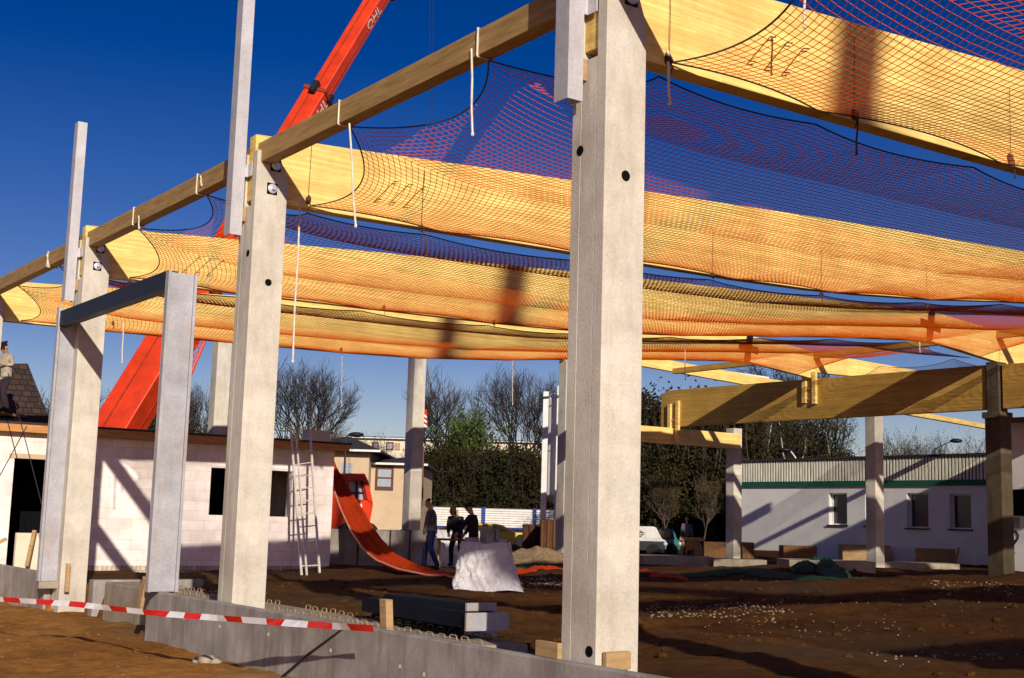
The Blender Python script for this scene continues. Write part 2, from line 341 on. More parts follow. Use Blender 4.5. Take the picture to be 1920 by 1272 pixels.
def npmesh(name,v,f,mat,parent=None,link=True,mi=None):
    me=bpy.data.meshes.new(name); k=f.shape[1]
    me.vertices.add(len(v)); me.vertices.foreach_set('co',v.astype(np.float32).ravel())
    me.loops.add(f.size); me.loops.foreach_set('vertex_index',f.astype(np.int32).ravel())
    me.polygons.add(len(f)); me.polygons.foreach_set('loop_start',np.arange(0,f.size,k,dtype=np.int32)); me.polygons.foreach_set('loop_total',np.full(len(f),k,np.int32))
    for m_ in (mat if isinstance(mat,(list,tuple)) else [mat]): me.materials.append(m_)
    if mi is not None: me.polygons.foreach_set('material_index',mi.astype(np.int32))
    me.update(calc_edges=True)
    o=bpy.data.objects.new(name,me); C.objects.link(o)
    if parent is not None: o.parent=parent
    return o
ground()
def g(x,y): return float(gz(x,y))
# ------------------------------------------------------------------ beams
XT=[0,2.0,4.7,9,11,18.5,20.2,22.97]; ZT=[4.18,4.31,4.49,4.74,4.85,5.20,5.30,5.10]
XB=[0,4,7.4,9.5,12,14,17,20.2,21.5,22.97]; ZB=[3.43,3.49,3.55,3.62,3.82,4.03,4.31,4.56,4.43,4.30]
def ztop(x): return float(np.interp(x-X0,XT,ZT))
def zbot(x): return float(np.interp(x-X0,XB,ZB))
HB=.085   # half beam width
FR=[('Y',YA-2*ST),('Z',YA-ST),('A',YA),('B',YA+ST),('C',YA+2*ST),('D',YA+3*ST),('E',YA+4*ST)]
BL={'Y':'glulam roof beam one bay behind the camera','Z':'glulam roof beam overhead nearest the camera, beyond the right edge','A':'yellow glulam roof beam at upper right running from the nearest concrete column',
 'B':'yellow glulam roof beam starting from the second concrete column','C':'yellow glulam roof beam starting from the column beside the galvanised door frame',
 'D':'yellow glulam roof beam starting at the left edge of the photo above the white block building','E':'pale glulam roof beam of the far end bay seen above the girder end'}
t=thing('gable_rafter','slender pale roof beam of the far gable seen above the girder end','rafter',(X0,YA+4*ST,4.3))
gx=[X0-.2,12.8,18.7,27.35,32.2,34.2]; gzb=[4.28,4.52,4.74,5.04,4.83,4.75]
b=MB(); b.prism([(x,z+.36) for x,z in zip(gx,gzb)]+[(x,z) for x,z in list(zip(gx,gzb))[::-1]],'y',YA+4*ST-HB,YA+4*ST+HB); b.build('rafter',MT['glulamX'],t,.008)
b=MB(); b.prism([(28.6,5.55),(35.0,5.47),(35.0,5.36),(28.6,5.40)],'y',YA+4*ST+1.5,YA+4*ST+1.6); b.build('fascia_board',MT['frame_white'],t,.004)
for k,(nme,Y) in enumerate(FR):
    if nme=='E': continue
    t=thing('roof_beam',BL[nme],'roof beam',(X0,Y,3.43),'glulam roof beams')
    xs=[X0-.17]+[X0+a for a in (1,2,3.2,4.7,6,7.4,9,10.2,11.2,12,13,14,15.5,17,18.5,20.15)]
    b=MB(); b.prism([(x,ztop(x)) for x in xs]+[(x,zbot(x)) for x in xs[::-1]],'y',Y-HB,Y+HB); b.build('long_beam',MT['glulamX'],t,.008)
    xs=[X0+20.16,X0+21.5,X0+22.97]
    b=MB(); b.prism([(x,ztop(x)) for x in xs]+[(x,zbot(x)) for x in xs[::-1]],'y',Y-HB,Y+HB); b.build('end_beam',MT['glulamX'],t,.008)
    # splice plates
    b=MB(); cx=X0+20.16; zc=(ztop(cx)+zbot(cx))/2
    for sy in(-1,1):
        b.obox((cx,Y+sy*(HB+.012),zc),(.12,0,.012),(0,.010,0),(.06,0,.36)); b.obox((cx,Y+sy*(HB+.013),zc),(.38,0,-.04),(0,.009,0),(.005,0,.10))
    b.build('splice_plate',MT['steel_pile'],t)
    # paint strokes on the face
    b=MB(); 
    for j in range(3):
        p=Vector((X0+1.35+.20*j,Y-HB-.004,3.66)); q=p+Vector((.27,0,.30)); b.bar(p,q,.004,.016,upv=(0,1,0))
        for e in (p,p.lerp(q,.12),q,q.lerp(p,.12)): b.bar(e,e+Vector((.07,0,.012)),.004,.010,upv=(0,1,0))
    b.build('chalk_mark',MT['ink'],t)
# second span beams beyond row 2
for nme,Y in FR[3:6]:
    if nme=='E': continue
    lab={'B':'short glulam beam of the second span at far right edge','C':'glulam second span beam running on behind the dark right column','D':'glulam second span beam behind the middle of the girder, pale underside showing below it','E':'glulam second span beam in the far end bay behind the girder'}[nme]
    t=MB(); x=X0+W+.02
    if nme=='D':
        t.prism([(x,5.09),(34.2,4.97),(34.2,4.62),(x,4.5)],'y',Y-HB,Y+HB)
        lo=MB(); lo.prism([(30.5,3.82),(37.3,3.53),(37.3,3.38),(30.5,3.67)],'y',Y-HB,Y+HB); lo=lo.build('pale_rafter',MT['glulamX'],None,.006,origin=(30.5,Y,3.7)); tag(lo,'thin pale rafter sloping down under the girder beside the dark right column','rafter')
    else: t.prism([(x,5.09),(37.4,4.86),(37.4,3.40),(33.1,3.57),(x,4.28)],'y',Y-HB,Y+HB)
    o=t.build('roof_beam',MT['glulamX'],None,.008,origin=(x,Y,4.28)); tag(o,lab,'roof beam','glulam roof beams')
# ------------------------------------------------------------------ columns
def column(x,y,zb,zt,w,label,fork=True,group='precast concrete columns',holes=(),bolts=2,mat='conc',corbel=False):
    t=thing('concrete_column',label,'column',(x,y,zb),group)
    b=MB(); ch=w*.11
    sec=[(x-w+ch,y-w),(x+w-.01,y-w),(x+w,y-w+.01),(x+w,y+w),(x-w,y+w),(x-w,y-w+ch)]
    if fork:
        zf=zt-.62
        pr=[(x-w,zb),(x+w,zb),(x+w,zt-.32),(x+w-.11,zt-.03),(x-w,zt)]
        b.prism(pr,'y',y-w,y-HB-.003); b.prism(pr,'y',y+HB+.0012,y+w); b.box(x-w+.0012,x+w-.0012,y-HB-.002,y+HB+.001,zb,zf)
    else: b.prism(sec,'z',zb,zt)
    b.build('shaft',MT[mat],t,.0045)
    if bolts and fork:
        for k in range(bolts):
            zz=zt-.14-.27*k; xx=x+.035-.03*k
            b=MB(); b.box(xx-.062,xx+.062,y-w-.004,y-w-.002,zz-.075,zz+.055); o=b.build('bolt_recess',MT['black'],t)  # dark plate on the face in place of a shaded recess
            b=MB(); b.lathe((xx,y-w-.02,zz-.01),[(.055,.016),(.055,0),(.05,-.003),(.022,-.006),(.022,-.03),(.018,-.034)],14,'y'); b.build('bolt',MT['bolt'],t,smooth=False)
    for (hx,hz,face) in holes:
        b=MB()
        if face=='y':
            b.lathe((x+hx,y-w-.003,hz),[(.040,.002),(.040,0)],16,'y',0)
        else: b.lathe((x-w-.003,y+hx,hz),[(.038,.002),(.038,0)],16,'x',0)
        b.build('hole',MT['black'],t)  # flat dark disc on the face in place of a shaded hole
    if corbel:
        b=MB(); b.box(x-w-.07,x+w+.07,y-w-.03,y+w+.03,zt-1.05-.78,zt-.78-.9); b.build('corbel',MT['conc'],t,.01)
    return t
zt=3.98
yx=lambda px,py:at(px,py,X=X0-CW)
ha=[at(1173,330,Y=YA-CW),at(1105,1222,X=X0-CW),at(1088,283,X=X0-CW)]
column(X0,YA-ST,-1.9,zt,CW,'concrete column of the front row out of view at the right, behind the camera')
column(X0,YA,-1.9,zt,CW,'tall pale concrete column nearest the camera, right of centre',holes=[(ha[0].x-X0,ha[0].z,'y'),(ha[1].y-YA,ha[1].z,'x'),(ha[2].y-YA,ha[2].z,'x')],bolts=1)
hb=[at(503,530,Y=YA+ST-CW),at(465,475,X=X0-CW)]
column(X0,YA+ST,-1.9,zt,CW,'concrete column second from the camera, between the ladder and the galvanised upright',holes=[(hb[0].x-X0,hb[0].z,'y'),(hb[1].y-YA-ST,hb[1].z,'x')])
column(X0,YA+2*ST,-1.9,zt,CW,'concrete column with slanting shadow directly behind the left galvanised door post')
column(X0,YA+3*ST,-1.9,zt,CW,'concrete column of the front row cut off by the left edge of the photo')
XR=X0+W
t=column(XR,YA+2*ST,GZ-.2,2.86,.225,'concrete column at right, coloured dark brown for its shade, with a timber girder on both sides',fork=False,mat='conc_shaded')
b=MB(); b.box(XR-.30,XR+.26,YA+2*ST-.26,YA+2*ST+.26,2.862,3.02); b.build('corbel',MT['conc_shaded'],t,.012)
b=MB(); b.box(XR-.20,XR+.18,YA+2*ST-.17,YA+2*ST+.17,3.022,4.295); b.build('column_head',MT['conc_shaded'],t,.008)
# gable row columns at the far end
for px,Yc,zt2,lab in ((405,31.0,4.50,'distant concrete column above the roof of the white block building, striped by shadows'),
                  (776,31.0,4.73,'distant concrete column between the bare trees and the house with the brown window'),
                  (1061,31.0,4.93,'distant concrete column mostly hidden behind the nearest column'),):
    x=at(px,850,Y=Yc).x; column(x,Yc,GZ-.2,zt2,CW,lab,fork=False)
xE=at(1381,900,Y=31.0).x; column(xE,31.12,GZ-.2,3.3,CW,'distant concrete column at the corner of the grey-white flat building carrying the low beam',fork=False)
xF=at(1640,900,Y=25.2).x; column(xF,25.2,GZ-.05,4.1,CW,'distant concrete column standing in front of the windows of the grey-white flat building',fork=False)
# girder along row 2
t=thing('timber_girder','deep brown glulam girder running sideways at right, striped with slanting shadows','girder',(XR,24,3.14))
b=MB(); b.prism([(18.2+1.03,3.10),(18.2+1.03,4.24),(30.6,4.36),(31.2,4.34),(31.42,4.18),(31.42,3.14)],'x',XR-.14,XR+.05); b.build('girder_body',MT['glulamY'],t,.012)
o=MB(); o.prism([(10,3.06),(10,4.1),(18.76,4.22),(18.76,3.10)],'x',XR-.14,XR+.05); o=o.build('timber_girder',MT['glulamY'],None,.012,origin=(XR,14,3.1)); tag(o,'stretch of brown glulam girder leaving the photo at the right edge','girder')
# hanger posts carrying the roof beams
for Y,lab,zb in ((YA+3*ST,'pair of pale timber posts clasping the beam end in the middle of the girder',3.56),(YA+4*ST-.25,'pale timber post at the left end of the girder',2.62)):
    t=thing('hanger_post',lab,'timber post',(XR-.22,Y,zb))
    b=MB(); b.box(XR-.235,XR-.142,Y-.26,Y-.12,zb,4.50 if Y<28 else 3.98); b.build('post',MT['glulamX'],t,.006)
    b=MB(); b.box(XR-.235,XR-.142,Y+.12,Y+.26,zb+.04,4.47 if Y<28 else 3.9); b.build('post',MT['glulamX'],t,.006)
    for zz in (zb+.15,zb+.45,zb+.75):
        b=MB(); b.tube([(XR-.19,Y-.11,zz),(XR-.19,Y+.11,zz)],.014); b.build('bolt',MT['bolt'],t)
# low beam carrying the girder end
b=MB(); b.box(at(1100,800,Y=30.9).x,xE-.02,30.78,30.92,2.57,3.10); o=b.build('low_beam',MT['glulamX'],None,.008,origin=(28,30.85,2.57)); tag(o,'low yellow timber beam under the left end of the girder, reaching the corner column','low beam')
# purlins row 1
PL=['dark timber edge purlin overhead crossing to the nearest column from the right','long brown timber edge purlin between the nearest column and the second column','brown timber edge purlin between the second column and the third','brown timber edge purlin running off the left edge of the photo','brown timber edge purlin beyond the left edge of the photo']
for k in range(5):
    ya=YA-ST+k*ST+HB+.005; yb=ya+ST-2*HB-.01
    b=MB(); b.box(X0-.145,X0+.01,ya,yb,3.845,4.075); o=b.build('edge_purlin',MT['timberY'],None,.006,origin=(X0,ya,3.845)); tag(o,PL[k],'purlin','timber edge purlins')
PL2=['pale purlin above the girder, left of the dark right column','pale purlin above the right column, leaving the photo on the right','pale purlin above the far left end of the girder']
for k,(ya,lab) in enumerate(((YA+2*ST+HB,PL2[0]),(YA+ST+HB,PL2[1]),(YA+3*ST+HB,PL2[2]))):
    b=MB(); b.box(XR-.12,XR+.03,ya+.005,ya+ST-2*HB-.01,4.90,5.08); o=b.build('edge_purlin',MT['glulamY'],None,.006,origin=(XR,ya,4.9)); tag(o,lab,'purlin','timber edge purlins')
# galvanised facade channels on the columns
def chan(mb,x0,x1,y0,y1,z0,z1,th=.012,open_='y-'):
    # U section: web along X, flanges along Y
    if open_=='y+': mb.box(x0,x1,y0,y0+th,z0,z1); mb.box(x0,x0+th,y0+th+.0005,y1,z0,z1); mb.box(x1-th,x1,y0+th+.0005,y1,z0,z1)
    else: mb.box(x0,x1,y1-th,y1,z0,z1); mb.box(x0,x0+th,y0,y1-th-.0005,z0,z1); mb.box(x1-th,x1,y0,y1-th-.0005,z0,z1)
CL=['galvanised steel channel bolted to the outer side of the nearest column','tall galvanised steel channel rising above the second column into the sky','galvanised steel channel rising above the column behind the door frame']
for k in range(3):
    Y=YA+k*ST+.02
    t=thing('facade_channel',CL[k],'steel channel',(X0-CW-.2,Y,3.03),'galvanised facade channels')
    b=MB(); chan(b,X0-CW-.185,X0-CW-.045,Y,Y+.16,3.03,5.77,.012,'y+'); b.build('channel',MT['galv'],t)
    b=MB(); b.box(X0-CW-.044,X0-CW-.001,Y+.0,Y+.012,3.70,3.84); b.box(X0-CW-.012,X0-CW-.001,Y-.10,Y,3.70,3.84); b.build('bracket',MT['galv'],t)
    b=MB(); b.box(X0-CW-.044,X0-CW-.001,Y+.01,Y+.05,3.2,3.36); b.build('packing_block',MT['timber'],t)
# ------------------------------------------------------------------ galvanised door frame
t=thing('door_frame','galvanised steel door frame with dark lintel standing on the foundation wall','door frame',(5.5,17,-.95))
xa=5.36
for nm_,yy,zb,ztp in (('right',14.62,-.945,2.82),('left',19.0,-1.06,2.90)):
    b=MB(); chan(b,xa,xa+.36,yy-.10,yy,zb,ztp,.014,'y-'); 
    b.box(xa+.014,xa+.035,yy-.10,yy-.088,zb,ztp); b.box(xa+.325,xa+.346,yy-.10,yy-.088,zb,ztp)
    b.build('post',MT['galv_rust'],t,.002)
b=MB(); b.box(xa+.02,xa+.035,14.63,18.99,2.62,2.84); b.box(xa+.036,xa+.16,14.63,18.99,2.62,2.634); b.box(xa+.036,xa+.16,14.63,18.99,2.826,2.84); b.build('lintel',MT['steel_dark'],t,.002)  # lintel coloured dark for the dark sky it reflects
b=MB(); b.box(xa+.02,xa+.34,18.90,19.0,-1.16,-1.062); b.build('packer',MT['conc_rough'],t)
t=thing('shadow_mast','unseen steel mast added behind the camera, shaped to cast the shadows on the roof beams','mast',(9,-20,-1.5))  # unseen mast, added and kinked so its shadows cross the beams
b=MB(); b.bar((-.86,-20,14.2),(1.6,-20,29.5),.42,.5,upv=(0,1,0)); b.build('upper_shadow_bar',MT['steel_dark'],t,.02)
b=MB(); b.bar((9,-20,12.2),(-.9,-20,14.3),.5,.6,upv=(0,1,0)); b.build('side_shadow_bar',MT['steel_dark'],t,.02)
b=MB(); b.bar((9,-20,-1.6),(9,-20,12.5),.8,.8,upv=(0,1,0)); b.build('lower_shadow_bar',MT['steel_dark'],t,.02)
b=MB(); b.box(8,10,-21,-19,-1.6,-1.2); b.build('base_plate',MT['steel_dark'],t)
# ------------------------------------------------------------------ foundation walls
def wallseg(name,x0,x1,y0,y1,z0,z1,label,mat='conc_dark'):
    b=MB(); n=max(2,int((y1-y0)/.5))
    b.box(x0,x1,y0,y1,z0,z1); o=b.build(name,MT[mat],None,.012,origin=(x0,y0,z0)); tag(o,label,'foundation wall'); return o
w0=wallseg('foundation_wall',5.53,5.63,1.0,15.0,-2.4,-.951,'long grey concrete foundation wall running from bottom right to the upright post')
wallseg('foundation_wall',5.53,5.63,19.15,34,-2.4,-.951,'grey concrete foundation wall at the left edge below the doorway')
p=at(176,1088,Y=18.3); q=at(275,1092,Y=18.3)
b=MB(); b.box(p.x,7.6,18.3,18.5,-2.2,p.z); o=b.build('foundation_wall',MT['conc_dark'],None,.01,origin=(p.x,18.3,-2)); tag(o,'short low concrete wall seen in the gap under the door frame','foundation wall')
# formwork holes in the long wall
t=w0
for px,py in ((345,1160),(412,1175),(503,1190),(620,1220),(750,1250),(575,1170),(795,1265)):
    p=at(px,py,X=5.53); b=MB(); b.lathe((5.527,p.y,p.z),[(.018,.002),(.018,0)],10,'x'); b.build('tie_hole',MT['cream'],w0)
# inner ground beam with hoops
t=thing('ground_beam','concrete ground beam with a row of rusty rebar hoops behind the foundation wall','ground beam',(6.5,8,-1.1))
yb0=at(925,1210,Z=-1.02).y
b=MB(); b.box(6.02,6.50,yb0,18.0,-1.6,-1.02); b.build('beam_body',MT['conc_rough'],t,.02)
b=MB()
for row,x in ((0,6.10),(1,6.46)):
    y=yb0+.15
    while y<16.5:
        if abs(y-(YA+ST))>.3:
            h=.036+random.uniform(-.008,.008); dx=random.uniform(-.015,.015)
            b.tube([(x,y-.055,-1.03),(x+dx,y-.05,-1.02+h*.8),(x+dx,y-.03,-1.02+h),(x+dx,y+.03,-1.02+h),(x+dx,y+.05,-1.02+h*.8),(x,y+.055,-1.03)],.006,5)
        y+=.19
b.build('rebar_hoops',MT['rebar'],t)
# wood bits
def woodbit(name,label,cat,c,ax,ay,az,m='timber',bev=.004):
    b=MB(); b.obox(c,ax,ay,az); o=b.build(name,MT[m],None,bev,origin=(c[0],c[1],c[2]-abs(az[2]))); tag(o,label,cat)
p=at(718,1182,X=5.66)
woodbit('timber_stake','pale squared timber stake upright at the inner edge of the foundation wall','stake',(p.x+.03,p.y,p.z+.11),(.035,0,.0),(0,.055,0),(-.006,.01,.15))
p=at(1028,1238,X=5.60); woodbit('timber_wedge','flat sawn timber block left of the foot of the nearest column','timber block',(p.x,p.y,-.951+.055),(.02,0,0),(0,.13,0),(0,0,.054))
p=at(1142,1262,Y=6.75); woodbit('timber_wedge','flat sawn timber block at the front foot of the nearest column','timber block',(5.80,6.77,-.93),(.11,0,0),(0,.022,0),(0,0,.06))
p=at(290,1110,X=5.40); woodbit('timber_wedge','slanting timber wedge driven against the right galvanised post','timber wedge',(5.42,14.85,-1.0),(.02,0,0),(0,.05,.02),(0,-.07,.20))
p=at(117,1110,X=5.50); woodbit('thin_timber','thin upright timber slat beside the left galvanised post','timber slat',(5.72,18.72,-1.0),(.03,0,0),(0,.02,0),(0,0,.20))
# ------------------------------------------------------------------ barrier tape
pts=[]
T=[(-40,1121),(0,1124),(140,1133),(280,1149),(420,1160),(560,1170),(700,1179)]
import bisect
def tp(u):
    px=-40+740*u; py=np.interp(px,[a for a,_ in T],[b_ for _,b_ in T]); d=14.6-(14.6-10.3)*u
    return at(px,py,D=d)
b=MB(); n=48; tot=0; prev=None; pl=[tp(i/n) for i in range(n+1)]
for i in range(n):
    a,c=pl[i],pl[i+1]; tw0=.016*math.sin(i*.45)+.008*math.sin(i*1.3); tw1=.016*math.sin((i+1)*.45)+.008*math.sin((i+1)*1.3)
    hgt=.028
    b.add([a+Vector((tw0,0,-hgt)),c+Vector((tw1,0,-hgt)),c+Vector((-tw1,0,hgt)),a+Vector((-tw0,0,hgt))],[(0,1,2,3)],int(tot/.33)%2); tot+=(c-a).length
MT['tape_r']=flat('tape_red',(.62,.02,.012),.4); MT['tape_w']=flat('tape_white',(.78,.76,.80),.4)
o=b.build('barrier_tape',[MT['tape_w'],MT['tape_r']],None,origin=tuple(pl[0])); tag(o,'red and white striped barrier tape stretched across the lower left','tape')
# thin dark cable slanting over the wall
b=MB(); b.tube([at(525,1272,X=5.48),at(580,1225,X=5.50),at(645,1178,X=5.53),],.010,6); o=b.build('cable',MT['steel_dark'],None,origin=tuple(at(525,1272,X=5.48))); tag(o,'thin dark bar leaning diagonally on the face of the foundation wall','cable')
# ------------------------------------------------------------------ safety nets
def npm(p): return np.array([p[0],p[1],p[2]],float)
def edge_curve(ties,inward,depth,drop,n=4000):
    """scalloped curve through ties; returns function s in [0,1] -> point"""
    T_=np.array(ties,float); seg=np.linalg.norm(np.diff(T_,axis=0),axis=1); cum=np.concatenate([[0],np.cumsum(seg)]); tot=cum[-1]
    inward=np.array(inward,float)
    def f(s):
        s=np.asarray(s,float)*tot; k=np.clip(np.searchsorted(cum,s,side='right')-1,0,len(seg)-1)
        q=(s-cum[k])/seg[k]; base=T_[k]+(T_[k+1]-T_[k])*q[...,None]
        a=4*q*(1-q); ln=np.minimum(1.3,seg[k]/2.3)
        return base+a[...,None]*ln[...,None]*(inward*depth+np.array([0,0,-drop]))
    return f
def make_net(name,Y0,seed):
    rs=np.random.default_rng(seed)
    Y1=Y0+ST
    tx=[6.42,8.1,10.6,13.0,15.3,17.7,20.2,22.7,25.3,28.0]
    near=[(x+rs.uniform(-.15,.15),Y0+HB+.03,zbot(x)-.03) for x in tx]; far=[(x+rs.uniform(-.15,.15),Y1-HB-.03,zbot(x)-.02) for x in tx]
    near[0]=(6.43,Y0+HB+.03,3.44); far[0]=(6.36,Y1-HB-.03,3.47)
    left=[near[0],(5.76,Y0+1.50,3.80),(5.76,Y0+3.90,3.80),far[0]]
    right=[near[-1],(28.75,Y0+2.0,4.88),(28.75,Y0+4.2,4.88),far[-1]]
    fn=edge_curve(near,(0,1,0),.11,.03); ff=edge_curve(far,(0,-1,0),.13,-.01)
    fl=edge_curve(left,(1,0,0),.42,.10); fr=edge_curve(right,(-1,0,0),.4,.10)
    def straight(ties):
        T_=np.array(ties,float); L_=np.concatenate([[0],np.cumsum(np.linalg.norm(np.diff(T_,axis=0),axis=1))]); L_/=L_[-1]
        return lambda q: np.stack([np.interp(q,L_,T_[:,k]) for k in range(3)],-1)
    sn,sf,sl_,sr=straight(near),straight(far),straight(left),straight(right)
    P00,P10,P01,P11=[np.array(p) for p in (near[0],near[-1],far[0],far[-1])]
    def surf(u,v):  # u along X, v along Y
        un,vn_=u,v; u=u[...,None]; v=v[...,None]
        c=(1-v)*sn(un)+v*sf(un)+(1-u)*sl_(vn_)+u*sr(vn_)-((1-u)*(1-v)*P00+u*(1-v)*P10+(1-u)*v*P01+u*v*P11)
        c=c+(fn(un)-sn(un))*np.exp(-v*11)+(ff(un)-sf(un))*np.exp(-(1-v)*11)+(fl(vn_)-sl_(vn_))*np.exp(-u*16)+(fr(vn_)-sr(vn_))*np.exp(-(1-u)*16)
        sag=.43*4*v*(1-v)*(1-np.abs(2*u-1)**12)
        c[...,2:3]-=sag; return c
    NU,NV=290,70
    I,J=np.meshgrid(np.arange(NU+1),np.arange(NV+1),indexing='ij'); idx=np.arange(I.size).reshape(I.shape)
    P=surf(I.ravel()/NU,J.ravel()/NV); P+=rs.normal(0,.0010,P.shape)
    e=np.concatenate([np.stack([idx[:-1,1:-1].ravel(),idx[1:,1:-1].ravel()],-1),np.stack([idx[1:-1,:-1].ravel(),idx[1:-1,1:].ravel()],-1)])
    v,f=tubes(P,e,.0035)
    # border rope
    th=[]
    for fc in (fn,ff,fl,fr):
        s=np.linspace(0,1,260); p=fc(s); th.append(p)
    vb=[];fb=[];off=len(v)
    for p in th:
        e2=np.stack([np.arange(len(p)-1),np.arange(1,len(p))],-1); v2,f2=tubes(p,e2,.009); vb.append(v2); fb.append(f2+off); off+=len(v2)
    V=np.concatenate([v]+vb); Fq=np.concatenate([f]+fb); mi=np.zeros(len(Fq),int); mi[len(f):]=1
    org=np.array([X0,Y0,3.4]); V=(V-org)*S
    return V,Fq,mi
def tubes(P,e,r):
    a=P[e[:,0]]; b=P[e[:,1]]; d=b-a; d/=np.linalg.norm(d,axis=1)[:,None]+1e-9
    u=np.cross(d,np.array([.13,.07,1.0])); u/=np.linalg.norm(u,axis=1)[:,None]+1e-9; w=np.cross(d,u)
    vs=[]
    for k in range(3):
        t=2*PI*k/3; o=(u*math.cos(t)+w*math.sin(t))*r; vs+=[a+o,b+o]
    n=len(e); V=np.stack(vs,1).reshape(-1,3) # per edge 6 verts: a0 b0 a1 b1 a2 b2
    base=(np.arange(n)*6)[:,None]
    f=np.concatenate([base+np.array([[2*k,2*k+1,(2*k+3)%6,(2*k+2)%6]]) for k in range(3)]); return V,f
NL=['orange safety net one bay behind the camera','orange safety net with wide mesh in front of the upper right beam','orange safety net hanging between the nearest and the second frame','orange safety net hanging between the second and the third frame','orange safety net hanging between the third frame and the left edge frame','orange safety net in the far end bay']
protos=[]
for k in range(5):
    Y0=YA-2*ST+k*ST
    if k<2:
        V,Fq,mi=make_net('n',Y0,k+1); o=npmesh('safety_net',V,Fq,[MT['orange'],MT['rope_dark']],mi=mi); protos.append(o)
    else:
        o=protos[(k)%2].copy(); C.objects.link(o)
    o.location=M((X0,Y0,3.4)); tag(o,NL[k],'safety net','orange safety nets under the roof beams')
# second span nets seen beyond row 2
for k in (1,2,3):
    o=protos[0].copy(); C.objects.link(o); o.location=M((XR+.35,YA-ST+k*ST,4.15)); o.scale=(.36,1,1); tag(o,['','orange safety net of the second span at the far right edge','orange safety net of the second span around the head of the dark right column','orange safety net of the second span behind the girder'][k],'safety net','orange safety nets under the roof beams')
# tie ropes
def rope(pts,r,label,mat='rope',cat='rope',loop=None):
    t=MB(); t.tube(pts,r,6)
    if loop is None or True:
        e=Vector(pts[-1]); t.ball(e,r*1.6,r*1.6,r*2,6,4)
    o=t.build('hanging_rope',MT[mat],None,origin=tuple(pts[0])); tag(o,label,cat,'tie ropes of the nets')
    if loop: l_=MB(); l_.tube(loop,r,6); l_.build('rope_loop',MT[mat],o)
def purlin_loop(y): 
    x0,x1,z0,z1=X0-.152,X0+.018,3.838,4.082
    return [(x0,y,z0),(x0,y,z1),(x1,y+.02,z1),(x1,y+.02,z0),(x0,y,z0)]
def hang(px0,py0,px1,py1,r,label,loop=None,X=None,Y=None,mat='rope'):
    a=at(px0,py0,X=X,Y=Y); c=at(px1,py1,X=X,Y=Y); m1=a.lerp(c,.35)+Vector((.006,.004,0)); m2=a.lerp(c,.7)+Vector((-.005,.003,0))
    rope([a,m1,m2,c],r,label,mat,loop=loop)
XP=X0-.15
hang(884,92,886,252,.010,'white rope end hanging from the purlin halfway to the nearest column',purlin_loop(8.55),X=XP)
hang(655,232,667,424,.010,'white rope end hanging from the purlin nearer the second column',purlin_loop(11.0),X=XP)
hang(260,405,261,428,.010,'short rope tie under the purlin left of the second column',purlin_loop(16.9),X=XP)
hang(376,330,378,347,.010,'short knotted rope tie on top of the purlin left of the second column',purlin_loop(14.65),X=XP)
hang(88,478,92,500,.011,'short knotted rope tie on the purlin at the far left',purlin_loop(20.9),X=XP)
hang(563,370,549,678,.011,'longest white rope hanging down beside the second column',None,Y=YA+ST-HB-.02)
hang(1252,95,1256,194,.012,'white rope end hanging right beside the nearest column',None,Y=YA-HB-.03)
hang(1509,-20,1508,50,.010,'white rope end hanging from above at the top right edge',None,Y=YA-HB-.5)
hang(1609,212,1606,288,.009,'grey rope end under the beam at upper right',None,Y=YA-HB-.03,mat='rope_dark')
hang(1901,300,1904,332,.009,'grey rope end under the beam at the right edge',None,Y=YA-HB-.03,mat='rope_dark')
hang(641,655,641,762,.008,'thin rope hanging against the sky right of the second column',None,Y=YA+3*ST-HB)
hang(806,672,806,745,.008,'thin rope hanging in front of the left pair of bare trees',None,Y=YA+3*ST-HB)
hang(961,674,961,758,.010,'thin rope hanging in front of the right bare tree',None,Y=YA+3*ST-HB)
hang(1208,600,1284,628,.006,'thin cord under the nets right of the nearest column',None,Y=YA+2*ST) if 0 else None
hang(1284,628,1285,712,.009,'thin rope hanging right of the nearest column in front of the pale far beam',None,Y=YA+2*ST+3)
hang(231,605,229,680,.009,'thin rope hanging between the left door post and the crane boom',None,Y=YA+2*ST+.5)
hang(1724,640,1725,660,.015,'short knotted rope end under the net below the steel splice',None,Y=YA+2*ST)
# short dark ties on beams (one per visible knot)
for i,(px,py,Y) in enumerate(((1255,112,YA),(1602,214,YA),(1895,296,YA),(578,374,YA+ST),(790,428,YA+ST),(1336,517,YA+ST),(1540,552,YA+ST),(1738,574,YA+ST),(720,577,YA+2*ST),(926,605,YA+2*ST),(212,606,YA+3*ST),(640,656,YA+3*ST))):
    p=at(px,py,Y=Y-HB-.02); b=MB()
    zt_=min(ztop(p.x),p.z+.7)
    if Y<YA+2*ST: b.tube([(p.x,p.y,p.z),(p.x+.01,p.y-.002,zt_)],.0028,5)
    b.ball((p.x,p.y,p.z),.035,.03,.045,7,5,.25); b.tube([(p.x,p.y,p.z),(p.x+.03,p.y,p.z-.06),(p.x+.01,p.y,p.z-.12)],.006,5)
    o=b.build('net_tie',MT['rope_dark'],None,origin=tuple(p))
    fr_='upper right beam' if Y==YA else 'second beam' if Y==YA+ST else 'third beam' if Y==YA+2*ST else 'leftmost beam'
    od=['first','second','third','fourth','fifth'][[a[2] for a in ((1255,112,YA),(1602,214,YA),(1895,296,YA),(578,374,YA+ST),(790,428,YA+ST),(1336,517,YA+ST),(1540,552,YA+ST),(1738,574,YA+ST),(720,577,YA+2*ST),(926,605,YA+2*ST),(212,606,YA+3*ST),(640,656,YA+3*ST))][:i].count(Y)]
    tag(o,'dark knot tying the net under '+fr_+', '+od+' from the left','net tie','dark net ties on the beams')
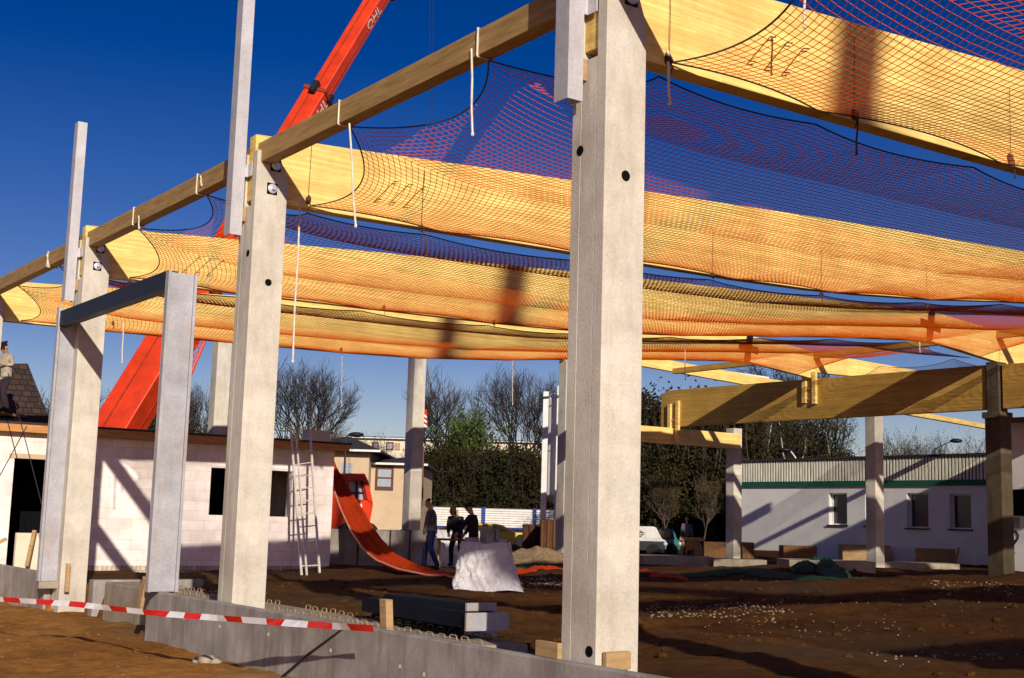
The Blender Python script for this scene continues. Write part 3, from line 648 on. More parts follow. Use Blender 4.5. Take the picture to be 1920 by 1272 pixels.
# ------------------------------------------------------------------ white block building
BY=25.0
xl=-14.0; xr=at(625,900,Y=BY).x; zt=at(300,826,Y=BY).z
def atB(px,py): return at(px,py,Y=BY)
d0,d1=atB(24,900).x,atB(104,900).x; dz=atB(45,860).z
w0x,w1x=atB(395,900).x,atB(548,900).x; wz0,wz1=atB(400,966).z,atB(400,877).z
t=thing('block_building','low building of white aerated blocks with a dark doorway and window opening','building',(xl,BY,-1.4))
b=MB(); T=.24; zb=-1.6
def wb(x0,x1,z0,z1): b.box(x0,x1,BY,BY+T,z0,z1)
wb(xl,d0,zb,zt); wb(d0,d1,dz,zt); wb(d1,w0x,zb,zt); wb(w0x,w1x,wz1,zt); wb(w0x,w1x,zb,wz0); wb(w1x,xr,zb,zt)
b.box(xr-T,xr-.001,BY+T+.001,BY+9,zb,zt)
b.build('wall',MT['white_block'],t)
b=MB(); b.box(d1+.01,xr-.003,BY-.012,BY-.002,zb,atB(400,1061).z); b.build('plinth',MT['plinth'],t)
b=MB(); b.box(d0-.1,d1+.1,BY-.02,BY-.003,dz,dz+.09); b.build('lintel',MT['beige'],t)
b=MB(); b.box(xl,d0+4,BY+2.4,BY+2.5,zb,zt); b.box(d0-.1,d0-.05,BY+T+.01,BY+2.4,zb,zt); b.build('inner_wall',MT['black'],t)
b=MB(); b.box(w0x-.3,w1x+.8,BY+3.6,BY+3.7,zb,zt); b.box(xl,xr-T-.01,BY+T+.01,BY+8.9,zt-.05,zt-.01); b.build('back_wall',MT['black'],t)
b=MB(); p=atB(545,930); b.box(at(500,930,Y=BY+3).x,at(552,930,Y=BY+3).x,BY+3.0,BY+3.2,at(540,938,Y=BY+3).z,at(540,924,Y=BY+3).z); b.build('orange_pipe',MT['red_paint'],t)
# eaves board and roof: left piece sunlit, right piece projecting and dark
zf0,zf1=atB(300,828).z,atB(300,797).z
b=MB(); b.box(xl,xr+.25,BY-.22,BY-.18,zt-.01,zt+.17); b.build('eaves_board',MT['timber_orange'],t,.004)
b=MB(); rz=zt+.18; pk=at(500,806,Y=BY+3)
b.prism([(BY-.24,rz-.005),(BY+4.5,rz+.30),(BY+9,rz-.1),(BY+9,rz-.16),(BY-.24,rz-.04)],'x',xl,xr+.30); b.build('roof',MT['roof_dark'],t)
b=MB(); p=at(597,815,Y=BY+5); b.box(p.x-.30,p.x+.30,BY+4.9,BY+5.3,p.z-.3,p.z+.11); b.build('chimney',MT['cream'],t)
# orange plank and white board in the doorway
b=MB(); p=at(38,1057,Y=23.4); q=at(70,1000,Y=23.4); b.box(p.x-.1,p.x+.55,23.4,23.5,-1.3,q.z); o=b.build('pale_slab',MT['cream'],None,.005,origin=(p.x,23.4,-1.3)); tag(o,'pale slab standing in the dark doorway behind the left post','panel')
p=at(50,1062,Y=23.2); q=at(68,995,Y=23.2); b=MB(); b.bar((p.x,23.2,p.z),(q.x,23.3,q.z),.07,.03); o=b.build('timber_board',MT['timber'],None,origin=tuple(p)); tag(o,'orange timber board leaning beside the dark doorway','timber board')
p=at(-20,1026,Y=23.2); q=at(12,1011,Y=23.2); b=MB(); b.bar(p,q,.07,.05); o=b.build('timber_board',MT['timber'],None,origin=tuple(p)); tag(o,'end of a timber batten poking in at the left edge','timber board')
# bracing wires at the left
for (a,c,lab) in (((50,800),(-10,910),'thin dark bracing wire slanting down to the left edge'),((15,700),(82,960),'thin dark bracing wire crossing the doorway'),((14,790),(32,860),'short thin wire near the left edge')):
    A=at(*a,Y=21.5);B_=at(*c,Y=20.6); b=MB(); b.tube([A,B_],.008,5); o=b.build('bracing_wire',MT['steel_dark'],None,origin=tuple(A)); tag(o,lab,'wire')
# ------------------------------------------------------------------ ladder
t=thing('ladder','aluminium extension ladder leaning against the white block building','ladder',tuple(at(580,1098,Y=23.3)))
def lad(pxs,Y0_,Y1_): return None
bl=at(567,1102,Z=-1.22); br_=at(601,1102,Z=-1.22)
bl=at(567,1102,Y=23.2); br_=at(601,1101,Y=23.2); tl=at(546,812,Y=24.74); tr=at(581,806,Y=24.74)
for nme,A,B_ in (('rail',bl,tl),('rail',br_,tr)):
    b=MB(); b.bar(A,B_,.045,.03,upv=(0,1,0)); b.build(nme,MT['alu'],t)
off=Vector((.09,-.05,0)); b=MB(); b.bar(bl+off,tl+off,.035,.03,upv=(0,1,0)); b.build('rail',MT['alu'],t)
for k in range(12):
    f=(k+.6)/12.3; A=bl.lerp(tl,f); B_=br_.lerp(tr,f); b=MB(); b.tube([A,B_],.014,6); b.build('rung',MT['alu'],t)
# ------------------------------------------------------------------ tiled roof behind
t=thing('tiled_house','old dark tiled hip roof rising behind the white building at the left edge','house',(2,31,-1.2))
YR=30.0
a0=at(-60,800,Y=YR); a1=at(98,798,Y=YR); r0=at(-60,682,Y=YR+2.0); r1=at(52,682,Y=YR+2.0)
b=MB(); b.add([a0,a1,r1,r0,(a1.x+.4,YR+6,a1.z),(a0.x,YR+6,a0.z)],[(0,1,2,3),(1,4,2),(3,2,4,5)]); b.build('roof',MT['tiles'],t)
b=MB(); b.box(a0.x,a1.x-.3,YR+.3,YR+5.6,-1.3,a1.z); b.build('wall',MT['beige'],t)
# ------------------------------------------------------------------ crane
t=thing('mobile_crane','red mobile crane with a long telescopic boom and red cab behind the white building','crane',tuple(azi(300,42,GZ)))
YC=38.0
def boom_sec(name,c0,c1,w,h,mat):
    A=at(*c0,Y=YC); B_=at(*c1,Y=YC); d=(B_-A); L=d.length; d.normalize(); n_=Vector((0,1,0)); n_=(n_-d*n_.dot(d)).normalized(); s_=d.cross(n_)
    a_=(n_*math.cos(.7)+s_*math.sin(.7)); c_=d.cross(a_)
    b=MB()
    for (u,v_) in ((1,1),):
        b.obox((A+B_)/2,d*L/2,a_*w/2,c_*h/2)
    return b.build(name,mat,t,.03),A,B_,d,a_,c_
sec=[((160,905),(375,552),1.15,1.0,'boom_section'),((330,625),(597,180),.80,.74,'boom_section'),((590,192),(738,-52),.60,.56,'boom_section')]
fr=[]
for c0,c1,w,h,nme in sec:
    fr.append(boom_sec(nme,c0,c1,w,h,MT['red_paint']))
for k,(c,w,h) in enumerate((((378,548),1.22,1.08),((597,180),.88,.82),((722,-15),.72,.66))):
    o,A,B_,d,a_,c_=fr[k]; p=at(*c,Y=YC); b=MB(); b.obox(p,d*.07,a_*w/2,c_*h/2); b.build('boom_collar',MT['red_dark'],t,.01)
    b=MB(); b.obox(p+c_*h*.55,d*.22,a_*.10,c_*.12); b.build('sheave_bracket',MT['steel_dark'],t); b=MB(); b.obox(p-a_*w*.55,d*.15,a_*.06,c_*.08); b.build('sheave_bracket',MT['steel_dark'],t)
# ribs along the sections
for (o,A,B_,d,a_,c_),(c0,c1,w,h,_) in zip(fr,sec):
    for sg in (-1,1):
        b=MB(); b.obox((A+B_)/2+c_*sg*(h/2+.008)+a_*w*.12,d*(B_-A).length*.47,a_*.025,c_*.008); b.build('boom_rib',MT['red_dark'],t)
        b=MB(); b.obox((A+B_)/2+a_*sg*(w/2+.008)-c_*h*.15,d*(B_-A).length*.47,c_*.025,a_*.008); b.build('boom_rib',MT['red_dark'],t)
o,A,B_,d,a_,c_=fr[0]
b=MB(); p=A.lerp(B_,.27)-c_*.505; b.obox(p,d*.16,a_*.10,c_*.02); b.build('boom_slot',MT['black'],t)
# lattice jib carried below the boom
b=MB(); J0=at(340,745,Y=YC-.2);J1=at(392,620,Y=YC-.2); o2=Vector((.42,0,.12))
b.tube([J0,J1],.05,6); b.tube([J0-o2,J1-o2],.03,6)
for k in range(7):
    q0=J0.lerp(J1,k/7); q1=J0.lerp(J1,(k+1)/7); b.tube([q0,q1-o2],.02,5); b.tube([q1,q0-o2],.02,5)
b.build('lattice_jib',MT['red_paint'],t)
# lettering strokes on the boom (white block capitals, partly hidden)
def text_obj(txt,size,origin,dx,dy,mat,parent,name='lettering'):
    cu=bpy.data.curves.new('t','FONT'); cu.body=txt; cu.size=size; cu.extrude=.004; cu.align_x='CENTER'; cu.align_y='CENTER'
    tmp=bpy.data.objects.new('t',cu); C.objects.link(tmp); dg=bpy.context.evaluated_depsgraph_get(); dg.update(); me=bpy.data.meshes.new_from_object(tmp.evaluated_get(dg)); bpy.data.objects.remove(tmp)
    dx=Vector(dx).normalized(); dy=Vector(dy).normalized(); dz=dx.cross(dy)
    base=ROOT[parent.name] if parent else Vector((0,0,0)); o_=M(origin)-base
    me.transform(Matrix((( dx.x,dy.x,dz.x,o_.x),(dx.y,dy.y,dz.y,o_.y),(dx.z,dy.z,dz.z,o_.z),(0,0,0,1))))
    me.materials.clear(); me.materials.append(mat); me.name=name
    o=bpy.data.objects.new(name,me); C.objects.link(o)
    if parent: o.parent=parent
    return o
for k,(c,sz) in enumerate((((700,42),.62),((584,212),.72))):
    o,A,B_,d,a_,c_=fr[2 if k==0 else 1]
    # face of the boom turned to the camera and down to the right
    hh=(.60 if k==0 else .80); hc=(.56 if k==0 else .74)
    cand=[a_*1,a_*-1,c_*1,c_*-1]; view=-at(*c,Y=YC).normalized()
    rr=[(n_.dot(view),i,n_) for i,n_ in enumerate(cand) if n_.dot(rt-up*.3)>0 and n_.dot(view)>0]
    if rr:
        _,i,n_=max(rr); dist=(hh if i<2 else hc)/2+.012; cc=at(*c,Y=YC); cen=A+d*((cc-A).dot(d))
        dy_=n_.cross(d)
        text_obj('OHL' ,sz,cen+n_*dist,d,dy_,MT['white_paint'],t)
# hoist lines
b=MB(); 
for px in (806,812): b.tube([at(px,-60,Y=YC+1),at(px-8 if 0 else px,400,Y=YC+1)],.012,4)
b.build('hoist_rope',MT['steel_dark'],t)
# crane cab
YK=40.0
def K(px,py,y=YK): return at(px,py,Y=y)
cab=MB()
prof=[(628,888),(685,888),(692,905),(699,950),(694,970),(690,1005),(620,1005),(620,888)]
hole=[(657,902),(681,902),(688,935),(684,940),(656,936)]
pp=[K(*q) for q in prof]; 
# front frame built from bars around the window
def poly(mb,pts,y0,y1,mi=0):
    q=[(v.x,v.z) for v in pts]; mb.prism(q,'y',y0,y1,mi)
poly(cab,[K(615,888),K(684,888),K(681,902),K(657,902),K(615,902)],YK,YK+1.3)
poly(cab,[K(615,902.2),K(656,902.2),K(655,938),K(615,938)],YK,YK+1.3)
poly(cab,[K(684.3,888),K(692,905),K(700,945),K(690,938),K(681.5,902)],YK,YK+1.3)
poly(cab,[K(615,938.3),K(689,938.3),K(700,946),K(690,1002),K(615,1002)],YK,YK+1.3)
cab.build('cab',MT['red_paint'],t,.02)
b=MB(); poly(b,[K(657,902.5),K(681,902.5),K(688,937.5),K(656,937.5)],YK+.25,YK+.3); b.build('cab_window',MT['glass_pale'],t)
b=MB(); b.bar(K(669,902,YK+.2),K(669,938,YK+.2),.05,.05); b.bar(K(656,924,YK+.2),K(686,924,YK+.2),.05,.05); b.build('window_bar',MT['steel_dark'],t)
b=MB(); p=K(672,949,YK-.02); b.box(p.x-.14,p.x+.14,YK-.03,YK-.005,p.z-.08,p.z+.08); b.build('cab_plate',MT['white_paint'],t)
b=MB(); p=K(640,1015); b.box(p.x-3,p.x+1.1,YK+.1,YK+1.5,GZ+.1,p.z+.2); b.build('chassis',MT['steel_dark'],t)
for px in (560,600,650,690):
    p=K(px,1020); b=MB(); b.lathe((p.x,YK+.02,GZ+.42),[(.2,-.05),(.42,-.05),(.45,0),(.45,.25),(.42,.3)],18,'y'); b.build('wheel',MT['tyre'],t)
# ------------------------------------------------------------------ hanging orange net chute
L=[(598,850),(610,885),(625,914),(640,955),(658,992),(680,1026),(706,1050),(745,1070),(800,1083),(858,1090)]
R_=[(622,850),(632,880),(648,910),(672,945),(692,977),(715,1009),(745,1038),(785,1060),(830,1076),(862,1084)]
Ys=[27.2,27.0,26.4,25.6,24.6,23.6,22.7,21.8,20.6,19.6]
def chute(u,v):
    s=v*9; k=min(8,int(s)); q=s-k
    l=at(*L[k],Y=Ys[k]).lerp(at(*L[k+1],Y=Ys[k+1]),q); r=at(*R_[k],Y=Ys[k]+.5).lerp(at(*R_[k+1],Y=Ys[k+1]+.5),q)
    p=l.lerp(r,u); fold=math.sin(u*PI)*.16; p=p+Vector((0,fold*1.2,-fold*.5))
    p+=Vector((0,.035*math.sin(u*22+v*5),.02*math.sin(u*31+v*9)))*(1 if v<.6 else 1.8)
    p.z=max(p.z,g(p.x,p.y)+.03+.02*abs(math.sin(u*9))); return p
b=MB(); b.sheet(chute,26,70); b.tube([chute(0,i/60) for i in range(61)],.022,6,1); 
MT['netpink']=flat('faded_net_edge',(.72,.28,.18),.8)
o=b.build('net_chute',[MT['netred'],MT['netpink']],None,smooth=True,origin=tuple(chute(.5,1))); tag(o,'folded orange-red net hanging in a long curve from the white building to the ground','net')
# ------------------------------------------------------------------ red and green nets lying on the ground
def heap(name,label,pxy,wid,hgt,mat,cat='net',n=60,seed=1,zoff=.02):
    rs=random.Random(seed); pts=[at(px,py,Z=GZ+.02) for px,py in pxy]; b=MB()
    def along(v):
        s=v*(len(pts)-1); k=min(len(pts)-2,int(s)); return pts[k].lerp(pts[k+1],s-k)
    ph=[rs.uniform(0,6) for _ in range(6)]
    def fn(u,v):
        c=along(v); d=(along(min(1,v+.02))-along(max(0,v-.02))).normalized(); nrm=Vector((-d.y,d.x,0))
        w=wid*(.55+.45*math.sin(v*9+ph[0])*.6+.2)*min(1,8*v,8*(1-v)); e=(u-.5)*2
        h=hgt*(1-e*e)*(.5+.5*math.sin(v*13+ph[1])**2)*(.7+.5*vnf(v*40+ph[2],u*9+ph[3]))
        p=c+nrm*(e*w); return Vector((p.x,p.y,g(p.x,p.y)+zoff+h))
    b.sheet(fn,14,n); o=b.build(name,MT[mat],None,origin=tuple(along(.5))); tag(o,label,cat)
def vnf(x,y): return float(vn(np.array(x),np.array(y)))
heap('ground_net','red net lying in a long strip on the ground behind the nearest column',[(925,1082),(1000,1072),(1060,1070),(1200,1074),(1290,1092)],.22,.10,'netred',n=90,seed=3)
heap('ground_net','pale green net thread lying on the ground left of the nearest column',[(940,1066),(1000,1063),(1060,1062)],.14,.07,'greennet',seed=4)
heap('ground_net','dark green net heaped along the ground in the middle right',[(1190,1080),(1300,1078),(1400,1076),(1480,1085),(1560,1092),(1620,1094)],.42,.09,'greennet',n=110,seed=5)
heap('ground_net','small peak of green netting beside the pale slab',[(1490,1080),(1540,1072),(1590,1092)],.32,.26,'greennet',n=40,seed=8)
# ------------------------------------------------------------------ steel pile
t=thing('steel_pile','stack of dark steel channels, coloured darker for shade, with pale end plates lying behind the foundation wall','steel stack',(8,12,-1.1))
def steel(p0,p1,z,w,h,nme='channel'):
    A=at(*p0,Z=z); B_=at(*p1,Z=z); b=MB(); d=(B_-A).normalized(); n_=Vector((-d.y,d.x,0))
    b.bar(A,B_,w,.02); A2=A+n_*w/2;B2=B_+n_*w/2; A3=A-n_*w/2;B3=B_-n_*w/2
    dz=Vector((0,0,h/2)); b.bar(A2-dz,B2-dz,.02,h); b.bar(A3-dz,B3-dz,.02,h)
    b.build(nme,MT['steel_pile'],t,.002)
    b=MB(); b.obox(B_-dz+d*.015,d*.012,n_*w*.62,Vector((0,0,h*.62))); b.build('end_plate',MT['galv_rust'],t)
steel((742,1116),(900,1134),-.74,.26,.14)
steel((710,1122),(912,1152),-.80,.34,.12)
steel((722,1134),(900,1164),-.90,.26,.12)
b=MB()
for px,py in ((730,1170),(850,1190)):
    p=at(px,py,Z=-1.08); b.bar(p+Vector((-.3,.1,.03)),p+Vector((.5,.6,.03)),.09,.09)
b.build('bearer',MT['timber_dark'],t)
# ------------------------------------------------------------------ plastic wrapped pallets
def wrapped(name,label,cx,cy,zt_,wx,wy,seed,flare=.12,trail=0,rot=0,base=None):
    rs=random.Random(seed); zb_=g(cx,cy)-.02; ph=[rs.uniform(0,6) for _ in range(8)]
    def rr(a,f):
        ca,sa=math.cos(a),math.sin(a); k=1/((abs(ca)**6+abs(sa)**6)**(1/6))
        w=1+flare*(1-f)*2.0*(.6+.4*math.sin(3*a+ph[0])); wob=.12*abs(math.sin(3.5*a+ph[1]+f*2.5))*(1.3-f)+.07*abs(math.sin(8*a-f*7+ph[4]))*(1.1-f*.5)+.05*abs(math.sin(14*a+f*11+ph[5]))+.07*(vnf(a*9,f*14)-.5)-.08+.03*math.sin(13*a+ph[2]-f*5)*(1.1-f)+.02*math.sin(23*a+f*9)
        if trail: w+=trail*(1-f)**5*max(0,math.cos(a+.3))**2
        x=ca*k*wx*(w+wob); y=sa*k*wy*(w+wob); c,s=math.cos(rot),math.sin(rot); return x*c-y*s,x*s+y*c
    def fn(u,v):
        a=u*2*PI
        if v<.78: f=v/.78; x,y=rr(a,f); z=zb_+(zt_-zb_)*f+.02*math.sin(5*a+f*6)
        else:
            q=(v-.78)/.22; x,y=rr(a,1); x*=(1-q)*.999; y*=(1-q)*.999; z=zt_+.03*math.sin(3*a+ph[3])*(1-q)*q*3
        return Vector((cx+x,cy+y,z))
    b=MB(); b.sheet(fn,96,36); o=b.build(name,MT['plastic'],None,smooth=False,origin=(cx,cy,zb_)); tag(o,label,'wrapped pallet'); return o
p=at(908,1107,Z=-1.12); 
wrapped('wrapped_pallet','pallet draped in crumpled milky plastic sheet in front of the workers',p.x,p.y,at(900,1022,D=18.6).z,.38,.30,3,.14,.35,-.6)
b=MB(); q=Vector((p.x,p.y,0)); zt_=at(900,1022,D=18.6).z-.01
for dx,dy,w,h in ((-.20,.1,.15,.09),(.02,0,.14,.22),(.2,-.1,.14,.08),(.07,.1,.10,.26),(.16,.0,.07,.24)):
    b.box(q.x+dx-w/2,q.x+dx+w/2,q.y+dy-.1,q.y+dy+.1,zt_,zt_+h)
o=b.build('stacked_blocks',MT['conc_dark'],None,.004,origin=(q.x,q.y,zt_)); tag(o,'few grey blocks lying on top of the plastic-covered pallet','blocks')
p=at(838,1064,Z=-1.15); wrapped('wrapped_pallet','leaning plastic-wrapped pallet behind the worker in blue jeans',p.x+.6,p.y+.8,at(830,998,D=27.5).z,.62,.4,9,.22,.0,-.4)
p=at(745,1066,Z=-1.18); 
# concrete element wall
t=thing('concrete_elements','row of dark stacked concrete elements with pale lower half behind the orange net','concrete elements',(12.5,24,-1.2))
A=at(612,1066,D=28.5); B_=at(800,1068,D=29.5); zt_=at(700,992,D=29).z
dv=(B_-A); dv.z=0; Ln=dv.length; dv.normalize(); nv=Vector((-dv.y,dv.x,0)); 
edges=[0,.30,.62,.82,1.0]
for k in range(4):
    a_=Ln*edges[k]+.02; c_=Ln*edges[k+1]-.02; cen=A+dv*(a_+c_)/2+nv*.4; hz=(zt_+1.3)/2
    b=MB(); b.obox((cen.x,cen.y,-1.3+hz+random.uniform(-.03,.0)),dv*(c_-a_)/2,nv*.38,(0,0,hz)); b.build('element',MT['conc_dark'],t,.012)
# ------------------------------------------------------------------ mounds of gravel
def mound(name,label,c,rx,ry,h,mat,seed):
    rs=random.Random(seed); ph=rs.uniform(0,9)
    def fn(u,v):
        a=u*2*PI; r=v; k=1+.15*math.sin(3*a+ph)+.08*math.sin(7*a+ph)
        x=c.x+rx*r*k*math.cos(a); y=c.y+ry*r*k*math.sin(a); z=g(x,y)-.03+h*(1-r**1.6)*(1+.3*(vnf(x*4,y*4)-.5)) ; return Vector((x,y,z+.02*vnf(x*14,y*14)))
    b=MB(); b.sheet(fn,60,24); o=b.build(name,MT[mat],None,smooth=True,origin=tuple(c)); tag(o,label,'mound')
c=at(1000,1053,Z=-1.12); mound('gravel_mound','heap of yellowish gravel left of the nearest column behind the red net',c,1.7,1.1,.42,'gravel',2)
# ------------------------------------------------------------------ background right: flat building
FX=37.6
def f(px,py): return at(px,py,X=FX)
yl=f(1391,900).y; yr_=24.0
zt_=f(1393,866).z; zg0=f(1393,905).z; zg1=f(1393,913).z
zt2=zt_
t=thing('flat_building','flat-roofed building with grey-white render, striped fascia and small windows','building',(FX,28,GZ))
wins=[(1554,1588,925,984),(1622,1652,925,986),(1700,1740,925,990),(1780,1820,927,992)]
ws=[]
for a_,c_,d_,e_ in wins: ws.append((f(c_,d_).y,f(a_,d_).y,f(a_,e_).z,f(a_,d_).z))
b=MB(); ws2=sorted(ws); y=yr_; zb_=-1.6
for (a_,c_,z0,z1) in ws2:
    b.box(FX,FX+.3,y,a_,zb_,zg1); b.box(FX,FX+.3,a_,c_,zb_,z0); b.box(FX,FX+.3,a_,c_,z1,zg1); y=c_
b.box(FX,FX+.3,y,yl,zb_,zg1); b.box(FX+.301,FX+8,yl-.3,yl-.001,zb_,zg1); b.build('wall',MT['stucco'],t)
b=MB(); b.box(FX-.08,FX+.2,yr_,yl+.05,zg1+.001,zg0); b.build('green_trim',MT['green_trim'],t)
b=MB(); b.box(FX-.02,FX+.2,yr_,yl+.05,zg0+.001,zt_); b.box(FX+.201,FX+8,yl-.2,yl,zg1,zt_); b.build('fascia',MT['strip_dark'],t)
b=MB(); y=yr_+.05
while y<yl: 
    b.box(FX-.05,FX-.021,y,y+.075+random.uniform(-.008,.008),zg0+.02,zt_-.01); y+=.135
b.build('fascia_battens',MT['strip_light'],t)
b=MB(); b.box(FX-.12,FX+8,yr_,yl+.1,zt_+.001,zt_+.07); b.build('roof',MT['roof_dark'],t)
for k,(a_,c_,z0,z1) in enumerate(ws2):
    b=MB(); th=.05
    b.box(FX+.18,FX+.22,a_,c_,z0,z0+th); b.box(FX+.18,FX+.22,a_,c_,z1-th,z1); b.box(FX+.18,FX+.22,a_,a_+th,z0+th,z1-th); b.box(FX+.18,FX+.22,c_-th,c_,z0+th,z1-th)
    fr_=b.build('window',MT['frame_white'],t)
    b=MB(); b.box(FX+.23,FX+.24,a_,c_,z0,z1); b.build('pane',MT['glass'],fr_)
    b=MB(); b.box(FX-.07,FX+.17,a_-.06,c_+.06,z0-.05,z0-.001); b.build('sill',MT['steel_dark'],fr_)
# taller neighbour at far right
t=thing('annex_building','taller pale building with dark openings at the right edge behind the column','building',(FX-2,20,GZ))
XN=34.5
b=MB(); za=at(1905,792,X=XN).z; yn=at(1884,900,X=XN).y; b.box(XN,XN+6,12,yn,-1.5,za); b.build('wall',MT['stucco'],t)
for (p0,p1,q0,q1) in ((1893,1925,918,968),(1893,1912,970,990)):
    A=at(p0,q0,X=XN);B_=at(p1,q1,X=XN); b=MB(); b.box(XN-.02,XN-.004,B_.y,A.y,B_.z,A.z); b.build('opening',MT['black' if q0<950 else 'conc_dark'],t)
b=MB(); b.box(XN-.3,XN+6.2,12,yn+.1,za+.001,za+.12); b.build('roof',MT['timber_dark'],t)
b=MB(); A=at(1902,1005,X=XN-.02); b.tube([A+Vector((0,.14*math.cos(a),.14*math.sin(a))) for a in np.linspace(0,2*PI,16)],.02,5); b.tube([A+Vector((0,-.1,-.1)),A+Vector((0,.1,-.35)),A+Vector((0,.16,-.45)),A+Vector((0,.0,-.5))],.02,5); b.build('graffiti',MT['steel_dark'],t)
# ------------------------------------------------------------------ slabs, formwork, boards on the right
def gbox(name,label,cat,pl,pr,ybase,ytop,dep,mat,D=None,thick=.5,bev=.01,Z=None,m2=None):
    """box standing on the ground: seen left/right px, base row, top row"""
    A=at(pl,ybase,Z=GZ if Z is None else Z); B_=at(pr,ybase,Z=GZ if Z is None else Z)
    # keep perpendicular-ish to view: use mean depth
    dA=A.dot(fw); dB=B_.dot(fw); dm=(dA+dB)/2; A=at(pl,ybase,D=dm); B_=at(pr,ybase,D=dm); h=at(pl,ytop,D=dm).z-A.z
    d=B_-A; d.z=0; L_=d.length; d.normalize(); n_=Vector((-d.y,d.x,0)); cen=(A+B_)/2+n_*thick/2; zb_=min(A.z,B_.z)
    b=MB(); b.obox((cen.x,cen.y,zb_+h/2-.03),d*L_/2,n_*thick/2,(0,0,h/2+.03)); o=b.build(name,MT[mat],None,bev,origin=(cen.x,cen.y,zb_)); tag(o,label,cat); return o,cen,d,n_,L_,zb_,h
gbox('concrete_slab','pale concrete plank lying on the ground below the corner column','slab',1338,1438,1064,1048,0,'conc_rough',thick=.9)
gbox('concrete_slab','long low concrete strip behind the green net','slab',1205,1345,1060,1043,0,'conc_rough',thick=2.0)
gbox('concrete_slab','pale concrete slab edge with rebar marks right of the green net','slab',1480,1642,1078,1050,0,'conc_rough',thick=1.5)
gbox('concrete_slab','low dirty concrete edge left of the dark right column','slab',1650,1800,1066,1054,0,'conc_rough',thick=1.2)
gbox('formwork_box','dark timber formwork box in the shadow at mid right','formwork',1469,1532,1050,1023,0,'timber_dark',Z=-1.0,thick=.7)
gbox('formwork_box','yellow timber formwork box around the foot of the middle distant column','formwork',1580,1669,1047,1021,0,'timber',Z=-1.0,thick=.6)
o=gbox('formwork_box','yellow plank formwork left of the dark right column','formwork',1718,1796,1053,1028,0,'timber',Z=-1.0,thick=.15)
gbox('formwork_board','brown formwork boards left of the corner column','formwork',1320,1362,1044,1016,0,'timber_dark',Z=-1.02,thick=.3)
gbox('formwork_board','brown formwork boards right of the corner column','formwork',1392,1414,1044,1017,0,'timber_dark',Z=-1.02,thick=.3)
gbox('brick_stack','low stack of orange-brown bricks at the foot of the flat building','bricks',1414,1470,1042,1032,0,'timber_orange',Z=-1.05,thick=.4)
for k,(a_,c_,lab) in enumerate((((1790,1060),(1798,1027),'slanting timber board in front of the red tarpaulin'),((1842,1055),(1848,1018),'timber board beside the dark right column'),)):
    A=at(*a_,Z=-1.08); B_=at(*c_,D=A.dot(fw)); b=MB(); b.bar(A,B_,.10,.05); o=b.build('timber_board',MT['timber'],None,origin=tuple(A)); tag(o,lab,'timber board')
p=at(1826,1048,Z=-1.08)
b=MB(); b.sheet(lambda u,v:Vector((p.x,p.y,p.z))+rt0*((u-.5)*.75)+Vector((.2*v,.3*v,0))+Vector((0,0,.30*math.sin(PI*min(1,v*1.0))*(.5+.5*math.sin(u*PI))+.03*math.sin(u*17+v*7))),20,14); o=b.build('tarpaulin',MT['netred'],None,smooth=True,origin=tuple(p)); tag(o,'crumpled red tarpaulin between boards near the right column','tarpaulin')
# cement mixer
p=at(1298,1042,Z=-1.1); dm=p.dot(fw)
t=thing('cement_mixer','small cement mixer in a timber frame in front of the dark shrubs','cement mixer',tuple(p))
def q(px,py,dd=0): return at(px,py,D=dm+dd)
c=q(1300,1022); b=MB(); b.lathe((c.x,c.y,c.z-.25),[(.12,0),(.26,.08),(.30,.22),(.24,.36),(.14,.48)],16); b.build('drum',MT['timber_orange'],t)
for a_,c_ in (((1278,1040),(1282,1010)),((1314,1045),(1308,1008))):
    b=MB(); b.bar(q(*a_,-.3),q(*c_,-.3),.09,.07); b.build('leg',MT['timber'],t)
b=MB(); b.bar(q(1274,1010,-.3),q(1318,1012,-.3),.12,.12); b.build('crossbar',MT['timber'],t)
b=MB(); c=q(1311,1035,-.4); b.lathe((c.x,c.y,c.z),[(.05,0),(.2,0),(.2,.07),(.05,.07)],16,'y'); b.build('wheel',MT['timber'],t)
